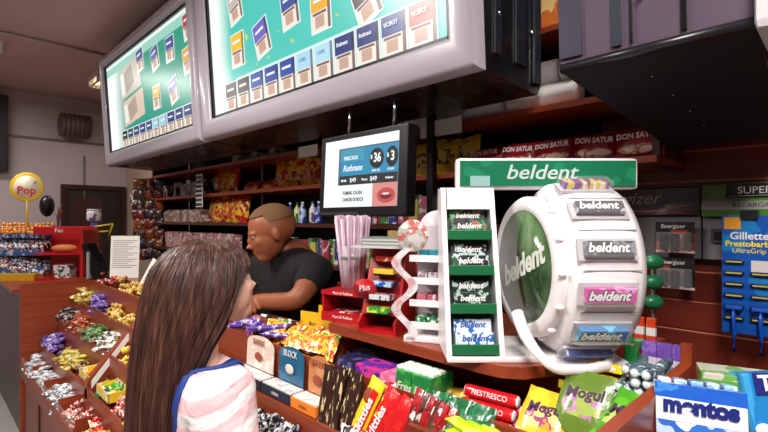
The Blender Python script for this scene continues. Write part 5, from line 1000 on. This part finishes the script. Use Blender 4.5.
J2['wr'] = ((HX+.155, .493, .85), .034, .032); J2['wl'] = ((HX-.155, .493, .85), .034, .032); J2['sr'] = ((HX+.125, .42, 1.262), .072, .072); J2['sl'] = ((HX-.125, .42, 1.262), .072, .072); J2['er'] = ((HX+.165, .43, 1.03), .056, .056)
J2['up'] = ((HX, .415, 1.235), .10, .078)
top = skin(J2, [e for e in EG if e[0] in J2 and e[1] in J2], 'pel', 2); top.materials.clear(); top.materials.append(stripes()); rebase(top, org); so = link('striped_top', top, cust)
so['label'] = 'white top with pink stripes'
J3 = {k_: (J[k_][0], J[k_][1]+.012, J[k_][2]+.012) for k_ in ('pel', 'hr', 'kr', 'hl', 'kl')}; J3['ar'] = ((HX+.08, .33, .10), .052, .052); J3['al'] = ((HX-.08, .33, .10), .052, .052)
jn = skin(J3, [e for e in EG if e[0] in J3 and e[1] in J3], 'pel', 2); jn.materials.clear(); jn.materials.append(M((50, 66, 110), .85)); rebase(jn, org); link('trousers', jn, cust)
for s_ in (-1, 1):
    m = MB(); m.ball((s_*.087, .055, .04), (.045, .12, .04), M((210, 206, 206), .6), 16, 10); m.obj('shoe', cust)
# strap over the right shoulder
bv = BVHTree.FromPolygons([v.co for v in top.vertices], [p_.vertices[:] for p_ in top.polygons]); pts = []
path = [(HX+.05, .60, 1.05), (HX+.06, .55, 1.18), (HX+.075, .50, 1.30), (HX+.088, .43, 1.37), (HX+.09, .36, 1.32), (HX+.085, .31, 1.24), (HX+.07, .28, 1.12), (HX+.04, .27, 1.0), (HX+.02, .27, .9)]
P_ = []
for i in range(len(path)-1):
    for q in range(5): P_.append(Vector(path[i]).lerp(Vector(path[i+1]), q/5)-org)
V = []; Fc = []
for i, p_ in enumerate(P_):
    co, no, _, _ = bv.find_nearest(p_); t_ = (P_[min(i+1, len(P_)-1)]-P_[max(0, i-1)]).normalized(); sd_ = no.cross(t_).normalized()
    for a, h_ in ((-.017, .001), (-.017, .006), (.017, .006), (.017, .001)):
        c2, n2, _, _ = bv.find_nearest(co+sd_*a); V.append(c2+n2*h_)
for i in range(len(P_)-1):
    for k_ in range(4): Fc.append((i*4+k_, i*4+(k_+1) % 4, (i+1)*4+(k_+1) % 4, (i+1)*4+k_))
m = MB(); m.add(V, Fc, M((34, 62, 140), .7), True); m.obj('blue_strap', cust)
# eyes
m = MB()
for q in (-1, 1): m.ball(HT @ Vector((q*.0286, .0635, .004))-org, .0085, WHITE, 12, 8); m.ball(HT @ Vector((q*.0286, .0695, .004))-org, .004, M((60, 40, 30), .2), 10, 6)
m.obj('eye', cust)
# hair: shell plus strands
def hairmat(c1, c2, c3):
    m = bpy.data.materials.new('hair'); m.use_nodes = True; nt = m.node_tree; b = nt.nodes['Principled BSDF']; L = nt.links.new; t = nt.nodes.new('ShaderNodeTexCoord'); mp = nt.nodes.new('ShaderNodeMapping'); mp.inputs['Scale'].default_value = (70, 70, 3.5); L(t.outputs['Object'], mp.inputs[0])
    n = nt.nodes.new('ShaderNodeTexNoise'); n.inputs['Scale'].default_value = 1.2; n.inputs['Detail'].default_value = 4; L(mp.outputs[0], n.inputs['Vector']); cr = nt.nodes.new('ShaderNodeValToRGB'); e = cr.color_ramp.elements; e[0].color = lin(c1); e[0].position = .35; e[1].color = lin(c3); e[1].position = .75; x = e.new(.55); x.color = lin(c2)
    L(n.outputs['Fac'], cr.inputs[0]); L(cr.outputs[0], b.inputs['Base Color']); b.inputs['Roughness'].default_value = .42; b.inputs['Specular IOR Level'].default_value = .35
    bp_ = nt.nodes.new('ShaderNodeBump'); bp_.inputs['Strength'].default_value = .4; bp_.inputs['Distance'].default_value = .002; L(n.outputs['Fac'], bp_.inputs['Height']); L(bp_.outputs[0], b.inputs['Normal']); return m
HM = hairmat((50, 30, 25), (74, 45, 37), (112, 76, 62))
SEC = [(1.558, .006, .445, .006), (1.554, .034, .445, .036), (1.545, .055, .445, .060), (1.528, .073, .443, .081), (1.50, .087, .438, .097), (1.465, .094, .430, .104), (1.425, .096, .415, .100), (1.385, .096, .397, .090), (1.345, .094, .378, .076), (1.30, .092, .362, .064), (1.25, .088, .350, .056), (1.19, .085, .342, .05), (1.12, .08, .335, .044), (1.05, .07, .33, .036), (1.0, .05, .328, .02)]
def sec(t):
    t = max(0, min(len(SEC)-1.0001, t)); i = int(t); f = t-i; return [SEC[i][k_]*(1-f)+SEC[i+1][k_]*f for k_ in range(4)]
def hp(t, a, off=0):
    z, wx, cy, wy = sec(t); r = 1+.02*math.sin(a*17+t*.8)+.012*math.sin(a*41+1)
    yf = .60 if z > 1.525 else (.47+(z-1.46)*2.0 if z > 1.46 else .455+(z-1.30)*.09)
    return Vector((HX+(wx*r+off)*math.cos(a), min(cy+(wy*r+off)*math.sin(a), yf+off), z+.0))-org
m = MB(); N = 96; T_ = 56; V = [hp(i*(len(SEC)-1)/T_, 2*PI*k_/N) for i in range(T_+1) for k_ in range(N)]
Fc = [(i*N+k_, i*N+(k_+1) % N, (i+1)*N+(k_+1) % N, (i+1)*N+k_) for i in range(T_) for k_ in range(N)]; Fc.append(tuple(range(N))); Fc.append(tuple(T_*N+k_ for k_ in range(N))[::-1])
m.add(V, Fc, HM, True)
for s_ in range(620):
    a0 = random.uniform(PI*.42, PI*2.58); t0 = random.uniform(.4, 4); t1 = random.uniform(11, 14.4); da = random.uniform(-.25, .25); ph = random.uniform(0, 6); off = random.uniform(.0, .004); pts = []
    for i in range(13): f = i/12; pts.append(hp(t0+(t1-t0)*f, a0+da*f+.03*math.sin(ph+f*7), off*.5+.001*math.sin(ph+f*9)))
    m.tube(pts, .0011, HM, 4, rs=[.0008]+[.0012]*11+[.0003])
m.obj('hair', cust)
# ---------------- shopkeeper
CX, CY = -1.80, 1.20; org2 = Vector((CX, CY, 0)); a0 = math.radians(-35)   # facing direction: -Y turned
K = dict(pel=((CX, CY+.02, .95), .15, .12), wai=((CX, CY+.02, 1.10), .15, .12), che=((CX+.01, CY-.01, 1.30), .16, .11), up=((CX+.01, CY, 1.41), .13, .09), nb=((CX, CY-.01, 1.47), .06, .06), nk=((CX+.04, CY-.085, 1.485), .055, .055),
  s1=((CX-.18, CY-.02, 1.38), .065, .065), e1=((CX-.27, CY-.12, 1.27), .045, .045), w1=((CX-.04, CY-.20, 1.262), .03, .028), s2=((CX+.20, CY, 1.38), .065, .065), e2=((CX+.25, CY-.13, 1.27), .046, .046), w2=((CX+.0, CY-.19, 1.25), .032, .03),
  h1=((CX-.09, CY+.02, .88), .09, .09), k1=((CX-.10, CY, .48), .06, .06), a1=((CX-.10, CY+.03, .08), .04, .04), f1=((CX-.11, CY-.1, .035), .036, .026), h2=((CX+.09, CY+.02, .88), .09, .09), k2=((CX+.10, CY, .48), .06, .06), a2=((CX+.10, CY+.03, .08), .04, .04), f2=((CX+.11, CY-.1, .035), .036, .026))
EK = [('pel', 'wai'), ('wai', 'che'), ('che', 'up'), ('up', 'nb'), ('nb', 'nk'), ('up', 's1'), ('s1', 'e1'), ('e1', 'w1'), ('up', 's2'), ('s2', 'e2'), ('e2', 'w2'), ('pel', 'h1'), ('h1', 'k1'), ('k1', 'a1'), ('a1', 'f1'), ('pel', 'h2'), ('h2', 'k2'), ('k2', 'a2'), ('a2', 'f2')]
body = skin(K, EK, 'pel', 2); KC = Vector((CX+.05, CY-.125, 1.54)); hm, KT = head_mesh(KC, PI+math.radians(-22), math.radians(-16), .245, 1.0)
parts = [body, hm]+hand_mesh(K['w1'][0], (1, -.25, -.05), (0, 0, -1), 1, 1, .4)+hand_mesh(K['w2'][0], (-1, -.2, 0), (0, 0, -1), 1, -1, .4)
me = merge(parts, .006, 3); me.materials.append(skinmat((150, 84, 52))); rebase(me, org2); clerk = link('person', me, None, org2)
for p_ in me.polygons: p_.use_smooth = True
tag(clerk, 'shopkeeper person in a black t-shirt with folded arms behind the counter', 'person')
K2 = {k_: (K[k_][0], K[k_][1]+.015, K[k_][2]+.015) for k_ in ('pel', 'wai', 'che', 'up', 's1', 's2')}; K2['nb'] = ((CX, CY-.005, 1.462), .072, .07); K2['e1'] = (tuple(Vector(K['s1'][0]).lerp(Vector(K['e1'][0]), .75)), .066, .066); K2['e2'] = (tuple(Vector(K['s2'][0]).lerp(Vector(K['e2'][0]), .75)), .07, .07)
sh = skin(K2, [e for e in EK if e[0] in K2 and e[1] in K2], 'pel', 2); sh.materials.clear(); sh.materials.append(M((9, 8, 9), .9)); rebase(sh, org2); link('black_t_shirt', sh, clerk)
K3 = {k_: (K[k_][0], K[k_][1]+.014, K[k_][2]+.014) for k_ in ('pel', 'h1', 'k1', 'h2', 'k2')}; K3['a1'] = ((CX-.10, CY+.03, .1), .06, .06); K3['a2'] = ((CX+.10, CY+.03, .1), .06, .06)
tr = skin(K3, [e for e in EK if e[0] in K3 and e[1] in K3], 'pel', 2); tr.materials.clear(); tr.materials.append(M((30, 32, 44), .85)); rebase(tr, org2); link('trousers', tr, clerk)
for s_ in (-1, 1): m = MB(); m.ball((s_*.107, -.045, .045), (.05, .14, .045), M((30, 26, 26), .5), 16, 10); m.obj('shoe', clerk)
m = MB(); s = .245   # short cropped hair cap over the skull
for j in range(9):
    for i in range(28): pass
V = []; Fc = []
for j in range(10):
    th = j/9*1.35
    for i in range(28):
        a = 2*PI*i/28; lim = 1.0 if math.sin(a) < .3 else .72; t_ = th*lim
        V.append(KT @ Vector(((.335*s+.005)*math.sin(t_)*math.cos(a), -.06*s+(.42*s+.005)*math.sin(t_)*math.sin(a), .13*s+(.36*s+.005)*math.cos(t_)))-org2)
for j in range(9):
    for i in range(28): Fc.append((j*28+i, (j+1)*28+i, (j+1)*28+(i+1) % 28, j*28+(i+1) % 28))
m.add(V, Fc, M((104, 72, 44), .9), True); m.obj('cropped_hair', clerk)
m = MB()
for q in (-1, 1): m.ball(KT @ Vector((q*.034, .078, .005))-org2, .0085, M((170, 150, 140), .4), 12, 8); m.ball(KT @ Vector((q*.034, .0845, .002))-org2, .0045, M((50, 36, 30), .2), 10, 6)
m.obj('eye', clerk)

# ================================================================== WORLD + VIEW
wd_ = bpy.data.worlds.new('world'); scene.world = wd_; wd_.use_nodes = True; wd_.node_tree.nodes['Background'].inputs[0].default_value = (.5, .45, .45, 1); wd_.node_tree.nodes['Background'].inputs[1].default_value = .05
scene.view_settings.view_transform = 'Standard'; scene.view_settings.look = 'None'; scene.view_settings.gamma = 1; scene.view_settings.exposure = .1
try: scene.view_settings.use_curve_mapping = False
except Exception: pass
